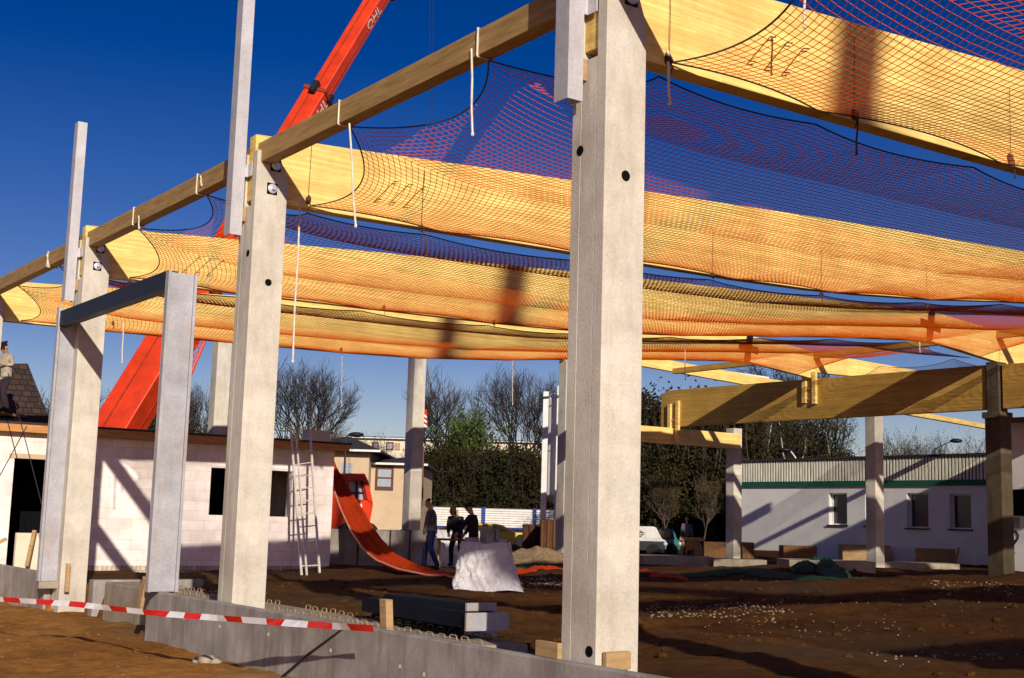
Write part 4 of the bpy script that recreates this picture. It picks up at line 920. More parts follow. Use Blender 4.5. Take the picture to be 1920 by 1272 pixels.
# vans
def van(name,label,pl,pr,ybase,ytop,mat,graf=False,D=None):
    A=at(pl,ybase,Z=GZ) if D is None else at(pl,ybase,D=D); dm=A.dot(fw); A=at(pl,ybase,D=dm); B_=at(pr,ybase,D=dm); d=B_-A; d.z=0; L_=d.length; d.normalize(); n_=Vector((-d.y,d.x,0)); h=at(pl,ytop,D=dm).z-A.z
    t=thing(name,label,'van',tuple(A))
    def loc(a,b_,c_): return A+d*(a*L_)+n_*b_+Vector((0,0,c_*h))
    b=MB(); prof=[(0,.18),(.97,.18),(1.0,.25),(1.0,.52),(.93,.60),(.84,.97),(.80,1.0),(.02,1.0),(0,.95)]
    n=len(prof); vs=[loc(a,0,c_) for a,c_ in prof]+[loc(a,1.45,c_) for a,c_ in prof]
    b.add(vs,[tuple(range(n)),tuple(range(2*n-1,n-1,-1))]+[(i,i+n,(i+1)%n+n,(i+1)%n) for i in range(n)]); b.build('body',MT[mat],t,.03)
    b=MB(); b.add([loc(a,-.012,c_) for a,c_ in ((.06,.60),(.38,.60),(.38,.90),(.06,.90))],[(0,1,2,3)]); b.add([loc(a,-.012,c_) for a,c_ in ((.42,.60),(.64,.60),(.64,.90),(.42,.90))],[(0,1,2,3)]); b.add([loc(a,-.012,c_) for a,c_ in ((.68,.60),(.88,.60),(.80,.90),(.68,.90))],[(0,1,2,3)])
    b.build('side_window',MT['frame_white' if graf else 'glass'],t)
    if graf:
        b=MB(); rs=random.Random(5)
        for k in range(5):
            a0=.08+.13*k; b.tube([loc(a0+.05*math.sin(s*2+k),-.02,.64+.03*s+.03*math.cos(s*3)) for s in range(8)],.02,5)
        b.build('graffiti',MT['steel_dark'],t)
    b=MB(); b.add([loc(a,-.014,c_) for a,c_ in ((0,.19),(.99,.19),(.99,.50),(0,.50))],[(0,1,2,3)]); b.build('lower_panel',MT['steel_dark' if graf else mat],t)  # white van's lower side coloured dark for the shadow across it
    for a in (.18,.80):
        b=MB(); c=loc(a,0,.16); 
        b.tube([c-n_*.03,c+n_*.18],.26,16); b.build('wheel',MT['tyre'],t)
    b=MB(); c=loc(.985,.0,.42); b.ball(c,.08,.08,.08); b.build('headlight',MT['frame_white'],t)
van('parked_van','white van with scribbled graffiti on its side behind the nearest column',1130,1249,1040,985,'white_paint',True,D=45.5)
van('parked_van','teal van parked partly behind the white van',1190,1276,1038,990,'teal',False,D=48.5)
# yellow car
A=at(800,1016,D=52); B_=at(1012,1016,D=52)
t=thing('parked_car','yellow car parked in front of the white corrugated fence','car',tuple(A))
d=B_-A; d.z=0; L_=d.length; d.normalize(); n_=Vector((-d.y,d.x,0)); h=at(800,979,D=52).z-A.z
def loc(a,b_,c_): return A+d*(a*L_)+n_*b_+Vector((0,0,c_*h))
prof=[(0,.2),(1,.2),(1,.5),(.97,.56),(.78,.60),(.66,.95),(.60,1),(.28,1),(.22,.95),(.08,.60),(0,.55)]
b=MB(); n=len(prof); b.add([loc(a,0,c_) for a,c_ in prof]+[loc(a,1.3,c_) for a,c_ in prof],[tuple(range(n)),tuple(range(2*n-1,n-1,-1))]+[(i,i+n,(i+1)%n+n,(i+1)%n) for i in range(n)]); b.build('body',MT['yellow'],t,.03)
b=MB()
for q4 in (((.14,.62),(.40,.62),(.40,.92),(.25,.92)),((.43,.62),(.72,.62),(.62,.92),(.43,.92))): b.add([loc(a,-.012,c_) for a,c_ in q4],[(0,1,2,3)])
b.build('side_window',MT['glass'],t)
for a in (.17,.83):
    b=MB(); c=loc(a,0,.2); b.tube([c-n_*.03,c+n_*.18],.24,16); b.build('wheel',MT['tyre'],t)
# rusty container / skip
def dbox(name,label,cat,pl,pr,yb_,yt,D,mat,thick=1.5,bev=.01,parts=None):
    A=at(pl,yb_,D=D);B_=at(pr,yb_,D=D); zb_=GZ-.05; h=at((pl+pr)/2,yt,D=D).z-zb_; d=B_-A; d.z=0; L_=d.length; d.normalize(); n_=Vector((-d.y,d.x,0)); cen=(A+B_)/2+n_*thick/2
    t=thing(name,label,cat,(cen.x,cen.y,zb_)); b=MB(); b.obox((cen.x,cen.y,zb_+h/2),d*L_/2,n_*thick/2,(0,0,h/2)); b.build('body',MT[mat],t,bev)
    return t,cen,d,n_,L_,zb_,h
t,cen,d,n_,L_,zb_,h=dbox('rubbish_skip','dark rusty skip left of the white silo legs','skip',980,1016,1032,984,44,'rust')
b=MB()
for k in range(4): 
    c=cen-n_*.77+d*(k/3-.5)*L_*.95; b.box(c.x-.03,c.x+.03,c.y-.03,c.y+.03,zb_,zb_+h)
b.build('rib',MT['rust'],t)
t,cen,d,n_,L_,zb_,h=dbox('rubbish_skip','brown ribbed steel skip under the white silo','skip',1014,1050,1032,976,42,'rust')
b=MB()
for k in range(4):
    c=cen-n_*.77+d*(k/3-.5)*L_*.95; b.box(c.x-.03,c.x+.03,c.y-.03,c.y+.03,zb_,zb_+h)
b.build('rib',MT['timber_dark'],t)
# white silo
D_=46
c=at(1046,900,D=D_); t=thing('white_silo','tall white silo with two upright legs just left of the nearest column','silo',(c.x,c.y,GZ))
ztp=at(1040,736,D=D_).z; zbt=at(1040,930,D=D_).z; zl=at(1040,975,D=D_).z
b=MB(); b.lathe((c.x,c.y,0),[(.10,zbt-.35),(.44,zbt),(.46,zbt+.03),(.46,ztp-.25),(.40,ztp-.08),(.15,ztp)],28); b.build('tank',MT['white_paint'],t,smooth=False)
for px,top in ((1021,733),(1047,722),(1072,722)):
    p=at(px,850,D=D_-.7); b=MB(); b.obox((p.x,p.y,(at(px,top,D=D_-.7).z+GZ)/2),rt0*.10,Vector((rt0.y*-.10,rt0.x*.10,0)),(0,0,(at(px,top,D=D_-.7).z-GZ)/2)); b.build('leg',MT['white_paint'],t,.02)
for A_,B2,wd in ((at(1022,940,D=D_-.6),at(1034,952,D=D_-.3),.05),(at(1018,835,D=D_-.62),at(1076,832,D=D_-.62),.03),(at(1018,745,D=D_-.62),at(1076,740,D=D_-.62),.04)):
    b=MB(); b.bar(A_,B2,wd,wd); b.build('brace',MT['steel_dark'],t)
# ------------------------------------------------------------------ corrugated fence
D_=72
def fence(pl,pr,label):
    A=at(pl,985,D=D_);B_=at(pr,986,D=D_); zb_=at(830,986,D=D_).z; zt_=at(830,951,D=D_).z; d=B_-A; d.z=0; L_=d.length; d.normalize(); n_=Vector((-d.y,d.x,0))
    t=thing('corrugated_fence',label,'fence',(A.x,A.y,GZ),'white corrugated fence panels')
    N=8; b=MB()
    def fn(u,v):
        p=A+d*(u*L_)-n_*(.035*math.cos(v*N*2*PI)); return Vector((p.x,p.y,zb_+(zt_-zb_)*v))
    b.sheet(fn,1,N*8); b.build('panel',MT['white_paint'],t)
    b=MB(); b.obox((A.x,A.y,(zb_+zt_)/2+.02),d*.10,n_*.10,(0,0,(zt_-zb_)/2+.05)); b.build('post',MT['blue'],t)
    b=MB(); c=(A+B_)/2; b.obox((c.x,c.y,zb_-.14),d*L_/2,n_*.06,(0,0,.13)); b.obox((c.x,c.y,(zb_-.28+GZ)/2),d*L_/2,n_*.05,(0,0,(zb_-.28-GZ)/2)); b.build('base_rail',MT['blue'],t)
for pl,pr,lab in ((618,720,'white corrugated fence panel under the house with the brown window'),(722,806,'white corrugated fence panel around the second distant column'),(808,904,'white corrugated fence panel behind the workers'),(906,1000,'white corrugated fence panel right of the workers'),(1002,1100,'white corrugated fence panel behind the silo')): fence(pl,pr,lab)
p=at(724,951,D=D_-.2); b=MB(); b.obox((p.x,p.y,-.05),rt0*.11,(0,.03,0),(0,0,.52)); o=b.build('timber_post',MT['timber'],None,origin=(p.x,p.y,-.6)); tag(o,'yellow timber post standing by the blue fence post','post')
p=at(856,951,D=D_-.2); b=MB(); b.obox((p.x,p.y,-.05),rt0*.11,(0,.03,0),(0,0,.52)); o=b.build('timber_post',MT['timber'],None,origin=(p.x,p.y,-.6)); tag(o,'pale yellow timber post above the crouched worker','post')
# ------------------------------------------------------------------ houses
def house(name,label,pl,pr,ybt,ytop,D,wall,windows=(),roofh=.9,eave=.3,dep=9,roofmat='roof_dark',flatroof=False,winmat='glass_pale'):
    A=at(pl,ytop,D=D);B_=at(pr,ytop,D=D); zt_=(A.z+B_.z)/2; d=B_-A; d.z=0; L_=d.length; d.normalize(); n_=Vector((-d.y,d.x,0))
    t=thing(name,label,'house',(A.x,A.y,GZ)); cen=(A+B_)/2+n_*dep/2
    b=MB(); hz=(zt_-GZ+.3)/2; b.obox((cen.x,cen.y,zt_-hz),d*L_/2,n_*dep/2,(0,0,hz)); b.build('wall',MT[wall],t)
    b=MB()
    if flatroof: b.obox((cen.x,cen.y,zt_+.08),d*(L_/2+eave),n_*(dep/2+eave),(0,0,.078))
    else:
        E=[cen+d*sx*(L_/2+eave)+n_*sy*(dep/2+eave) for sx,sy in((-1,-1),(1,-1),(1,1),(-1,1))]; R0=cen-d*max(.1,(L_/2-1.5)); R1=cen+d*max(.1,(L_/2-1.5))
        vs=[Vector((e.x,e.y,zt_-.02)) for e in E]+[Vector((e.x,e.y,zt_+.08)) for e in E]+[Vector((R0.x,R0.y,zt_+.08+roofh)),Vector((R1.x,R1.y,zt_+.08+roofh))]
        b.add(vs,[(0,1,2,3),(0,1,5,4),(1,2,6,5),(2,3,7,6),(3,0,4,7),(4,5,9,8),(6,7,8,9),(5,6,9),(7,4,8)])
    b.build('roof',MT[roofmat],t)
    b=MB(); e0=cen-n_*(dep/2+eave+.03); b.obox((e0.x,e0.y,zt_+.03),d*(L_/2+eave),n_*.03,(0,0,.05)); b.build('gutter',MT['frame_white'],t)
    for (x0,x1,y0,y1,fm) in windows:
        P0=at(x0,y1,D=D-.05);P1=at(x1,y0,D=D-.05); c=(P0+P1)/2-n_*((P0+P1)/2-A).dot(n_)-n_*.02; hw=(P1-P0).dot(d)/2; hh=(P1.z-P0.z)/2
        b=MB(); b.obox(c,d*(hw+.12),n_*.03,(0,0,hh+.14)); w=b.build('window',MT[fm],t)
        b=MB(); b.obox(c-n_*.045+Vector((0,0,hh*.52)),d*hw,n_*.01,(0,0,hh*.42)); b.obox(c-n_*.045-Vector((0,0,hh*.5)),d*hw,n_*.01,(0,0,hh*.42)); b.build('pane',MT[winmat],w)
    return t,A,d,n_,L_,zt_
house('house','beige house with a dark hipped roof just right of the ladder',560,693,960,846,62,'beige',[(640,662,868,888,'beige')],.9,.6)
house('house','beige house with a brown-framed window left of the distant column',696,790,960,872,63,'beige',[(708,734,880,914,'frame_brown')],.5,.35)
house('apartment_house','long cream-white apartment house showing above the beige houses',660,1010,960,826,125,'cream',[(726,736,832,842,'frame_brown'),(700,708,832,842,'frame_brown'),(742,748,834,842,'timber_orange')],.5,.4,10,'roof_dark',True)
# street lamps
def lamp(label,px,py_head,py_base,D,dirx,arm,slope=10,mat='steel_dark'):
    c=at(px,py_head,D=D); t=thing('street_lamp',label,'street lamp',(c.x,c.y,GZ))
    b=MB(); b.tube([(c.x,c.y,GZ),(c.x,c.y,c.z-.2)]+[Vector((c.x,c.y,c.z-.1))+rt0*dirx*arm*k/4+Vector((0,0,.1*k/4+slope*.01*k/4)) for k in range(1,5)],[.06,.045,.035,.03,.03,.03],8); b.build('pole',MT[mat],t)
    e=Vector((c.x,c.y,c.z-.0))+rt0*dirx*(arm+.3)+Vector((0,0,slope*.012)); b=MB(); b.ball(e,.34,.34,.12,12,8); b.build('lamp_head',MT['steel_dark'],t,smooth=True)
lamp('street lamp with a dark round head in front of the beige house',649,815,1000,56,1,.15,0)
lamp('street lamp with a thin slanting arm above the flat building',1752,838,1000,70,1,.9,30)
lamp('small pale street lamp head above the left end of the striped fascia',1494,858,1000,66,-1,.3,30,'frame_white')
# hook block with chevrons
p=at(795,800,D=48); t=thing('crane_hook','red and white chevron crane hook block hanging beside the distant column','crane hook',tuple(p))
def hk(px,py): return at(px,py,D=48)
b=MB(); b.bar(hk(795,768),hk(796,800),.22,.12); b.build('block',MT['red_paint'],t,.02)
b=MB()
for k in range(3):
    y_=778+k*9; b.bar(hk(790,y_+5)-fw*.1,hk(795,y_)-fw*.1,.03,.07); b.bar(hk(800,y_+5)-fw*.1,hk(795,y_)-fw*.1,.03,.07)
b.build('chevron',MT['frame_white'],t)
b=MB(); b.tube([hk(795,804),hk(793,815),hk(797,825),hk(801,818)],.06,8); b.build('hook',MT['steel_dark'],t)
b=MB(); b.tube([hk(794,840),hk(792,950)],.03,6); b.tube([hk(793,768),hk(801,400)],.02,4) ; b.build('hoist_rope',MT['timber_dark'],t)
# ------------------------------------------------------------------ trees
def rotv(v,axis,a): return Matrix.Rotation(a,3,axis)@v
def gen_tree(seed,H,spread,trunkh,levels=4,kids=(7,6,5,6),upb=.25,leaf=0,leafsize=.12,twigw=.012,fan=.75,lenf=(.5,.72),rad=.016,droop=0):
    rs=random.Random(seed); limbs=MB(); tv=[];tf=[];lv=[];lf=[]
    def branch(p,d,L_,r,lev):
        n=3; pts=[p]; dd=d.copy()
        for i in range(n):
            dd=(dd+Vector((rs.uniform(-.18,.18),rs.uniform(-.18,.18),rs.uniform(-.05,.15)+upb*.25))).normalized(); pts.append(pts[-1]+dd*L_/n)
        if lev<levels: limbs.tube(pts,[r*(1-.6*i/n) for i in range(n+1)],5 if lev<2 else 3,0 if lev==0 else 1,False)
        else:
            k=len(tv); s_=Vector((rs.uniform(-1,1),rs.uniform(-1,1),rs.uniform(-.3,.3))).normalized()*twigw
            tv.extend([p-s_,p+s_,pts[2]+s_*.4,pts[3],pts[2]-s_*.4]); tf.append((k,k+1,k+2,k+3,k+4))
            for _ in range(leaf):
                c=pts[rs.choice((1,2,3))]+Vector((rs.gauss(0,.14),rs.gauss(0,.14),rs.gauss(0,.14)))
                a=Vector((rs.gauss(0,1),rs.gauss(0,1),rs.gauss(0,1))).normalized()*leafsize; b2=a.cross(Vector((rs.gauss(0,1),rs.gauss(0,1),rs.gauss(0,1)))).normalized()*leafsize*.6; k=len(lv); lv.extend([c-a,c+b2,c+a,c-b2]); lf.append((k,k+1,k+2,k+3))
            return
        K=kids[min(lev,len(kids)-1)]
        for i in range(K):
            f_=rs.uniform(.3,1) if lev else rs.uniform(.45,1)
            s=f_*n; q=min(n-1,int(s)); bp=pts[q].lerp(pts[q+1],s-q)
            ax=Vector((rs.gauss(0,1),rs.gauss(0,1),rs.gauss(0,.4))); ax=(ax-dd*ax.dot(dd)).normalized()
            nd=(dd*math.cos(fan*rs.uniform(.5,1.2))+ax*math.sin(fan*rs.uniform(.5,1.2))*spread-Vector((0,0,droop*lev))).normalized()
            branch(bp,nd,L_*rs.uniform(*lenf),r*.55,lev+1)
    branch(Vector((0,0,0)),Vector((0,0,1)),H*trunkh,H*rad,0)
    return limbs,tv,tf,lv,lf
TREES={}
def tree_proto(key,seed,H,bark,leafm=None,twm='twig',**kw):
    limbs,tv,tf,lv,lf=gen_tree(seed,H,**kw)
    if key.startswith('round'):
        cz=.62*H; RX=.36*H; RZ=.42*H
        def sq(p):
            p=Vector(p)
            if p.z<.22*H: return p
            d=Vector((p.x/RX,p.y/RX,(p.z-cz)/RZ)); L_=d.length
            if L_<=.7: return p
            k=(.7+.3*math.tanh((L_-.7)/.3*.8)/.9)/L_; return Vector((p.x*k,p.y*k,cz+(p.z-cz)*k))
        limbs.v=[sq(p) for p in limbs.v]; tv=[sq(p) for p in tv]
    def mk(nm_,V,Fc,m_,mi=None,m2=None):
        me=bpy.data.meshes.new(nm_); me.from_pydata([tuple(Vector(v)*1.0) for v in V],[],Fc); me.materials.append(MT[m_])
        if m2: me.materials.append(MT[m2]); me.polygons.foreach_set('material_index',mi)
        return me
    TREES[key]=(mk('trunk',limbs.v,limbs.f,bark,limbs.m,'bark_dark' if bark!='bark' else 'bark'),mk('twigs',tv,tf,twm),mk('foliage',lv,lf,leafm) if lv else None)
def tree(key,px,D,scale,label,cat='tree',group=None,zb=GZ,name='tree',rz=None,sx=1):
    p=azi(px,D,zb); t=thing(name,label,cat,tuple(p),group,rz=random.uniform(0,6) if rz is None else rz); t.scale=(scale*sx,scale*sx,scale)
    for nm_,me in zip(('trunk','twigs','foliage'),TREES[key]):
        if me is None: continue
        o=bpy.data.objects.new(nm_,me); C.objects.link(o); o.parent=t
tree_proto('round',11,14.2,'bark_dark',twm='twig',spread=1.0,trunkh=.40,kids=(8,5,4,4,5),levels=5,fan=.62,upb=.12,twigw=.014,lenf=(.62,.84),rad=.015)
tree_proto('round2',23,14.2,'bark_dark',twm='twig',spread=1.0,trunkh=.38,kids=(8,5,4,4,5),levels=5,fan=.66,upb=.12,twigw=.014,lenf=(.62,.84),rad=.015)
tree_proto('bud',31,9,'bark',leafm='leaf_olive',spread=1.0,trunkh=.42,kids=(8,6,5,5),levels=4,fan=.66,upb=.25,leaf=1,leafsize=.06,twigw=.010,lenf=(.58,.8),rad=.012)
tree_proto('fresh',41,7,'bark',leafm='leaf_fresh',spread=1.0,trunkh=.42,kids=(9,7,6),levels=3,fan=.8,upb=.2,leaf=6,leafsize=.075,rad=.012)
tree_proto('gold',43,9,'bark',leafm='leaf_gold',spread=.9,trunkh=.45,kids=(10,7,6,4),levels=4,fan=.65,upb=.25,leaf=2,leafsize=.055,rad=.012)
tree_proto('birch',59,10,'birchbark',leafm='leaf_olive',spread=.8,trunkh=.9,kids=(16,7,6),levels=3,fan=.85,upb=0,leaf=4,leafsize=.05,twigw=.010,rad=.008,lenf=(.3,.45),droop=.15)
def bush_proto(key,seed,H,R_,n,leafm,ls=.13,stemm='bark_dark'):
    rs=random.Random(seed); st=MB(); tv=[];tf=[];lv=[];lf=[]
    for k in range(12):
        a=rs.uniform(0,6.28); r=rs.uniform(.2,.9)*R_; p0=Vector((math.cos(a)*r*.25,math.sin(a)*r*.25,0)); pts=[p0]
        for j in range(1,5): pts.append(Vector((math.cos(a)*r*(.25+.65*(j/4)**1.3)+rs.gauss(0,.1),math.sin(a)*r*(.25+.65*(j/4)**1.3)+rs.gauss(0,.1),H*.95*j/4*rs.uniform(.9,1.05))))
        st.tube(pts,[.07,.055,.04,.025,.01],4,0,False)
        for _ in range(40):
            q=rs.uniform(.15,1)*4; i=min(3,int(q)); bp=pts[i].lerp(pts[i+1],q-i); e=bp+Vector((rs.gauss(0,.5),rs.gauss(0,.5),rs.uniform(.1,.9)))
            kk=len(tv); tv.extend([bp,bp+Vector((.02,.02,0)),e]); tf.append((kk,kk+1,kk+2))
    cl=[]
    for _ in range(70):
        a=rs.uniform(0,6.28); h=rs.random()**.8; rr=R_*(.35+.65*math.sin(min(1,h*1.15+.12)*PI)**.6)*math.sqrt(rs.random()); cl.append(Vector((math.cos(a)*rr,math.sin(a)*rr,h*H)))
    for _ in range(n):
        c=rs.choice(cl)+Vector((rs.gauss(0,.34),rs.gauss(0,.34),rs.gauss(0,.42)))
        if c.z<0.05: c.z=abs(c.z)+.05
        a=Vector((rs.gauss(0,1),rs.gauss(0,1),rs.gauss(0,1))).normalized()*ls*rs.uniform(.5,1.2); b2=a.cross(Vector((rs.gauss(0,1),rs.gauss(0,1),rs.gauss(0,1)))).normalized()*ls*.55
        k=len(lv); lv.extend([c-a,c+b2,c+a,c-b2]); lf.append((k,k+1,k+2,k+3))
    def mk(nm_,V,Fc,m_):
        me=bpy.data.meshes.new(nm_); me.from_pydata([tuple(v) for v in V],[],Fc); me.materials.append(MT[m_]); return me
    TREES[key]=(mk('stems',st.v,st.f,stemm),mk('twigs',tv,tf,'twig'),mk('foliage',lv,lf,leafm))
bush_proto('shrub',47,6.4,2.3,5200,'leaf_dark'); bush_proto('shrub2',53,6.4,2.3,4200,'leaf_brown'); bush_proto('shrubo',57,5.0,2.0,3600,'leaf_olive',.10); bush_proto('thick',61,9,2.4,6500,'leaf_dark',.13,'bark'); bush_proto('thick2',67,9,2.4,5200,'leaf_brown',.13,'bark')
tree('round',567,96,1.16,'bare round-crowned tree right of the second column',group='bare trees on the horizon')
tree('round2',835,98,1.22,'bare tree with a broad trunk fan right of the distant column',group='bare trees on the horizon')
tree('round',972,100,1.2,'bare tree with a rounded crown left of the nearest column',group='bare trees on the horizon',rz=2)
tree('round2',380,100,1.12,'bare tree behind the white building between crane and second column',group='bare trees on the horizon',rz=4)
tree('round',290,104,1.1,'bare tree in the shade behind the crane boom',group='bare trees on the horizon',rz=1)
tree('round2',90,104,1.15,'bare tree behind the tiled roof at the left edge',group='bare trees on the horizon',rz=3)
tree('gold',585,72,1.0,'golden-green budding tree behind the roof by the ladder')
tree('shrubo',540,78,1.35,'olive-green bushy tree at the foot of the round bare tree')
tree('gold',640,80,1.0,'yellow-green budding tree left of the street lamp')
tree('bud',655,86,.95,'thin budding tree above the street lamp')
tree('bud',715,90,.9,'thin budding tree left of the distant column')
tree('bud',530,80,.85,'budding tree just right of the second column')
tree('fresh',892,84,1.85,'fresh green tree between the two bare trees')
tree('fresh',852,86,1.8,'fresh green bush at the foot of the left bare tree',rz=2)
tree('shrubo',975,84,1.25,'olive bush at the foot of the right bare tree')
tree('bud',1240,90,1.45,'bare budding tree just right of the nearest column',rz=1.5)
tree('bud',1320,96,1.25,'bare budding tree behind the left end of the girder',rz=2.5)
tree('shrubo',1232,84,1.5,'small budding tree under the pale far beam',rz=4)
for i,px in enumerate(list(range(796,1050,21))+list(range(806,1050,26))):
    tree(['shrub','shrub2'][(i*5)%2],px,(80 if i<13 else 86)+(i%3),[1.0,.94,1.05][i%3],'dark dense shrub in the hedge behind the corrugated fence','shrub','dark hedge behind the fence',name='hedge_shrub')
for i,px in enumerate(range(215,480,28)):
    tree(['shrub','shrub2'][i%2],px,74+4*(i%2),.98+.1*(i%3),'dark shrub showing above the roof of the white building','shrub','dark shrubs behind the white building',name='hedge_shrub')
for i,px in enumerate(list(range(1170,1420,26))+list(range(1180,1420,30))):
    tree(['thick','thick2'][(i*7)%2],px,(62 if i>9 else 57)+(i%3),[.90,.97,.85,.93][i%4],'tall dark shrub in the thicket left of the flat building','shrub','dark thicket left of the flat building',name='thicket_shrub')
for i,(px,lab) in enumerate(((1250,'pale-stemmed sapling in the dark thicket'),(1318,'forked sapling with a lit trunk in the dark thicket'))):
    tree('gold',px,53,.50,lab,name='sapling')
for i,(px,lab) in enumerate(((1420,'birch nearest the corner column above the fascia'),(1465,'second birch from the corner column'),(1512,'birch in the middle above the striped fascia'),(1556,'birch with white stem left of the middle distant column'),(1598,'birch directly left of the middle distant column'))):
    tree('birch',px,78+3*(i%2),1.2+.06*(i%2),lab,'birch','birches behind the flat building',name='birch_tree')
for i,(px,lab) in enumerate(((1395,'dark tree mass behind the birches, leftmost'),(1430,'dark tree behind the birches, second from left'),(1465,'dark tree behind the birches, third from left'),(1500,'dark tree behind the birches, fourth from left'),(1538,'dark tree behind the birches, fifth from left'),(1585,'dark tree behind the birches, rightmost and lowest'))):
    tree(['thick2','thick'][i%2],px,88+2*(i%2),[1.25,1.3,1.2,1.1,1.15,.9][i],lab,'tree','dark trees behind the birches')
for i,(px,lab) in enumerate(((1690,'hazy budding tree right of the middle distant column'),(1725,'hazy budding tree below the pale second span beam'),(1765,'hazy budding tree behind the slanting street lamp'),(1805,'hazy budding tree near the dark right column'))):
    tree('bud',px,94,1.12+.08*(i%2),lab,'tree','hazy trees behind the flat building')
# grass bank
def grass():
    n=26000; rs=RNG; px=rs.uniform(0,1,n); 
    A=azi(640,76,GZ);B_=azi(1060,80,GZ); d=np.array(B_-A); nrm=np.array([-d[1],d[0],0])/np.hypot(d[0],d[1])
    base=np.array(A)+px[:,None]*d+rs.uniform(0,5,n)[:,None]*nrm; base[:,2]=GZ
    hgt=rs.uniform(.9,1.9,n)*(.8+.4*np.sin(px*30)); a=rs.uniform(0,6.3,n); w=.035
    o1=np.stack([np.cos(a)*w,np.sin(a)*w,0*a],-1); tip=np.stack([rs.normal(0,.15,n),rs.normal(0,.15,n),hgt],-1)
    V=np.stack([base-o1,base+o1,base+tip],1).reshape(-1,3); V=V*S+np.array([0,0,Z0]); Fq=np.arange(3*n).reshape(n,3)
    o=npmesh('tall_grass',V,Fq,MT['grass']); tag(o,'tall rough grass on the bank behind the corrugated fence','grass',kind='stuff')
grass()
# pebbles
def pebbles():
    regions=[((1210,1132),(1480,1162),420,.006,.022),((980,1090),(1050,1104),200,.008,.03),((1620,1215),(1910,1240),50,.006,.018),((1210,1110),(1900,1150),110,.006,.018),((1740,1098),(1915,1112),160,.008,.028),((0,1160),(420,1260),25,.003,.009),((1300,1165),(1700,1185),70,.005,.014)]
    b=MB(); rs=random.Random(4)
    for (a0,b0),(a1,b1),n,r0,r1 in regions:
        for _ in range(n):
            px=rs.uniform(a0,a1)+rs.gauss(0,10); py=rs.uniform(b0,b1)+rs.gauss(0,3); z=GZ if px>600 else -1.55
            p=at(px,py,Z=z); 
            if p.x<0 or p.z>0: continue
            r=rs.uniform(r0,r1); zz=g(p.x,p.y); b.ball((p.x,p.y,zz+r*.3),r,r*rs.uniform(.6,1),r*rs.uniform(.4,.7),6,4,.2)
    o=b.build('pebbles',MT['stone'],None); tag(o,'pale pebbles and rubble scattered over the brown soil','pebbles',kind='stuff')
pebbles()
def clods():
    b=MB(); rs=random.Random(14)
    for _ in range(1500):
        x=rs.uniform(6.7,26); y=rs.uniform(6,21)
        if rs.random()>vnf(x*.7,y*.7)*1.3: continue
        r=rs.uniform(.008,.045)*(1 if rs.random()<.9 else 1.6); zz=g(x,y); b.ball((x,y,zz+r*.2),r,r*rs.uniform(.7,1.1),r*rs.uniform(.5,.8),6,4,.25)
    for _ in range(260):
        x=rs.uniform(1.2,5.3); y=rs.uniform(5,18); r=rs.uniform(.004,.02); zz=g(x,y); b.ball((x,y,zz+r*.2),r,r,r*.7,6,4,.25)
    o=b.build('soil_clods',MT['soil'],None); tag(o,'loose brown clods strewn over the bare soil','clods',kind='stuff')
clods()
# few clods along the outer wall foot
for i,(px,py,r,lab) in enumerate(((390,1228,.07,'largest grey clod at the foot of the foundation wall'),(372,1222,.05,'grey clod just left of the largest one by the foundation wall'),(405,1236,.045,'pale clod at the soil edge by the foundation wall'))):
    p=at(px,py,X=5.38); b=MB(); b.ball((p.x,p.y,g(p.x,p.y)+r*.4),r*1.4,r,r*.8,9,6,.18); o=b.build('soil_clod',MT['conc_rough'],None,smooth=True,origin=(p.x,p.y,g(p.x,p.y))); tag(o,lab,'clod')
# ------------------------------------------------------------------ people
def skin_obj(name,chains,mat,parent,sub=2):
    vs=[];es=[];rad=[];key={}
    def vid(p,r):
        k=tuple(round(c,4) for c in p)
        if k not in key: key[k]=len(vs); vs.append(tuple(p)); rad.append(r)
        return key[k]
    for ch in chains:
        ids=[vid(p,r) for p,r in ch]
        for a,c in zip(ids,ids[1:]): es.append((a,c))
    me=bpy.data.meshes.new(name); me.from_pydata(vs,es,[]); me.materials.append(MT[mat])
    o=bpy.data.objects.new(name,me); C.objects.link(o); o.parent=parent
    md=o.modifiers.new('skin','SKIN'); md.use_smooth_shade=True
    if not me.skin_vertices: return o
    for i,sv in enumerate(me.skin_vertices[0].data): sv.radius=(rad[i] if isinstance(rad[i],tuple) else (rad[i],rad[i])); sv.use_root=(i==0)
    sd=o.modifiers.new('sub','SUBSURF'); sd.levels=sub; sd.render_levels=sub
    return o
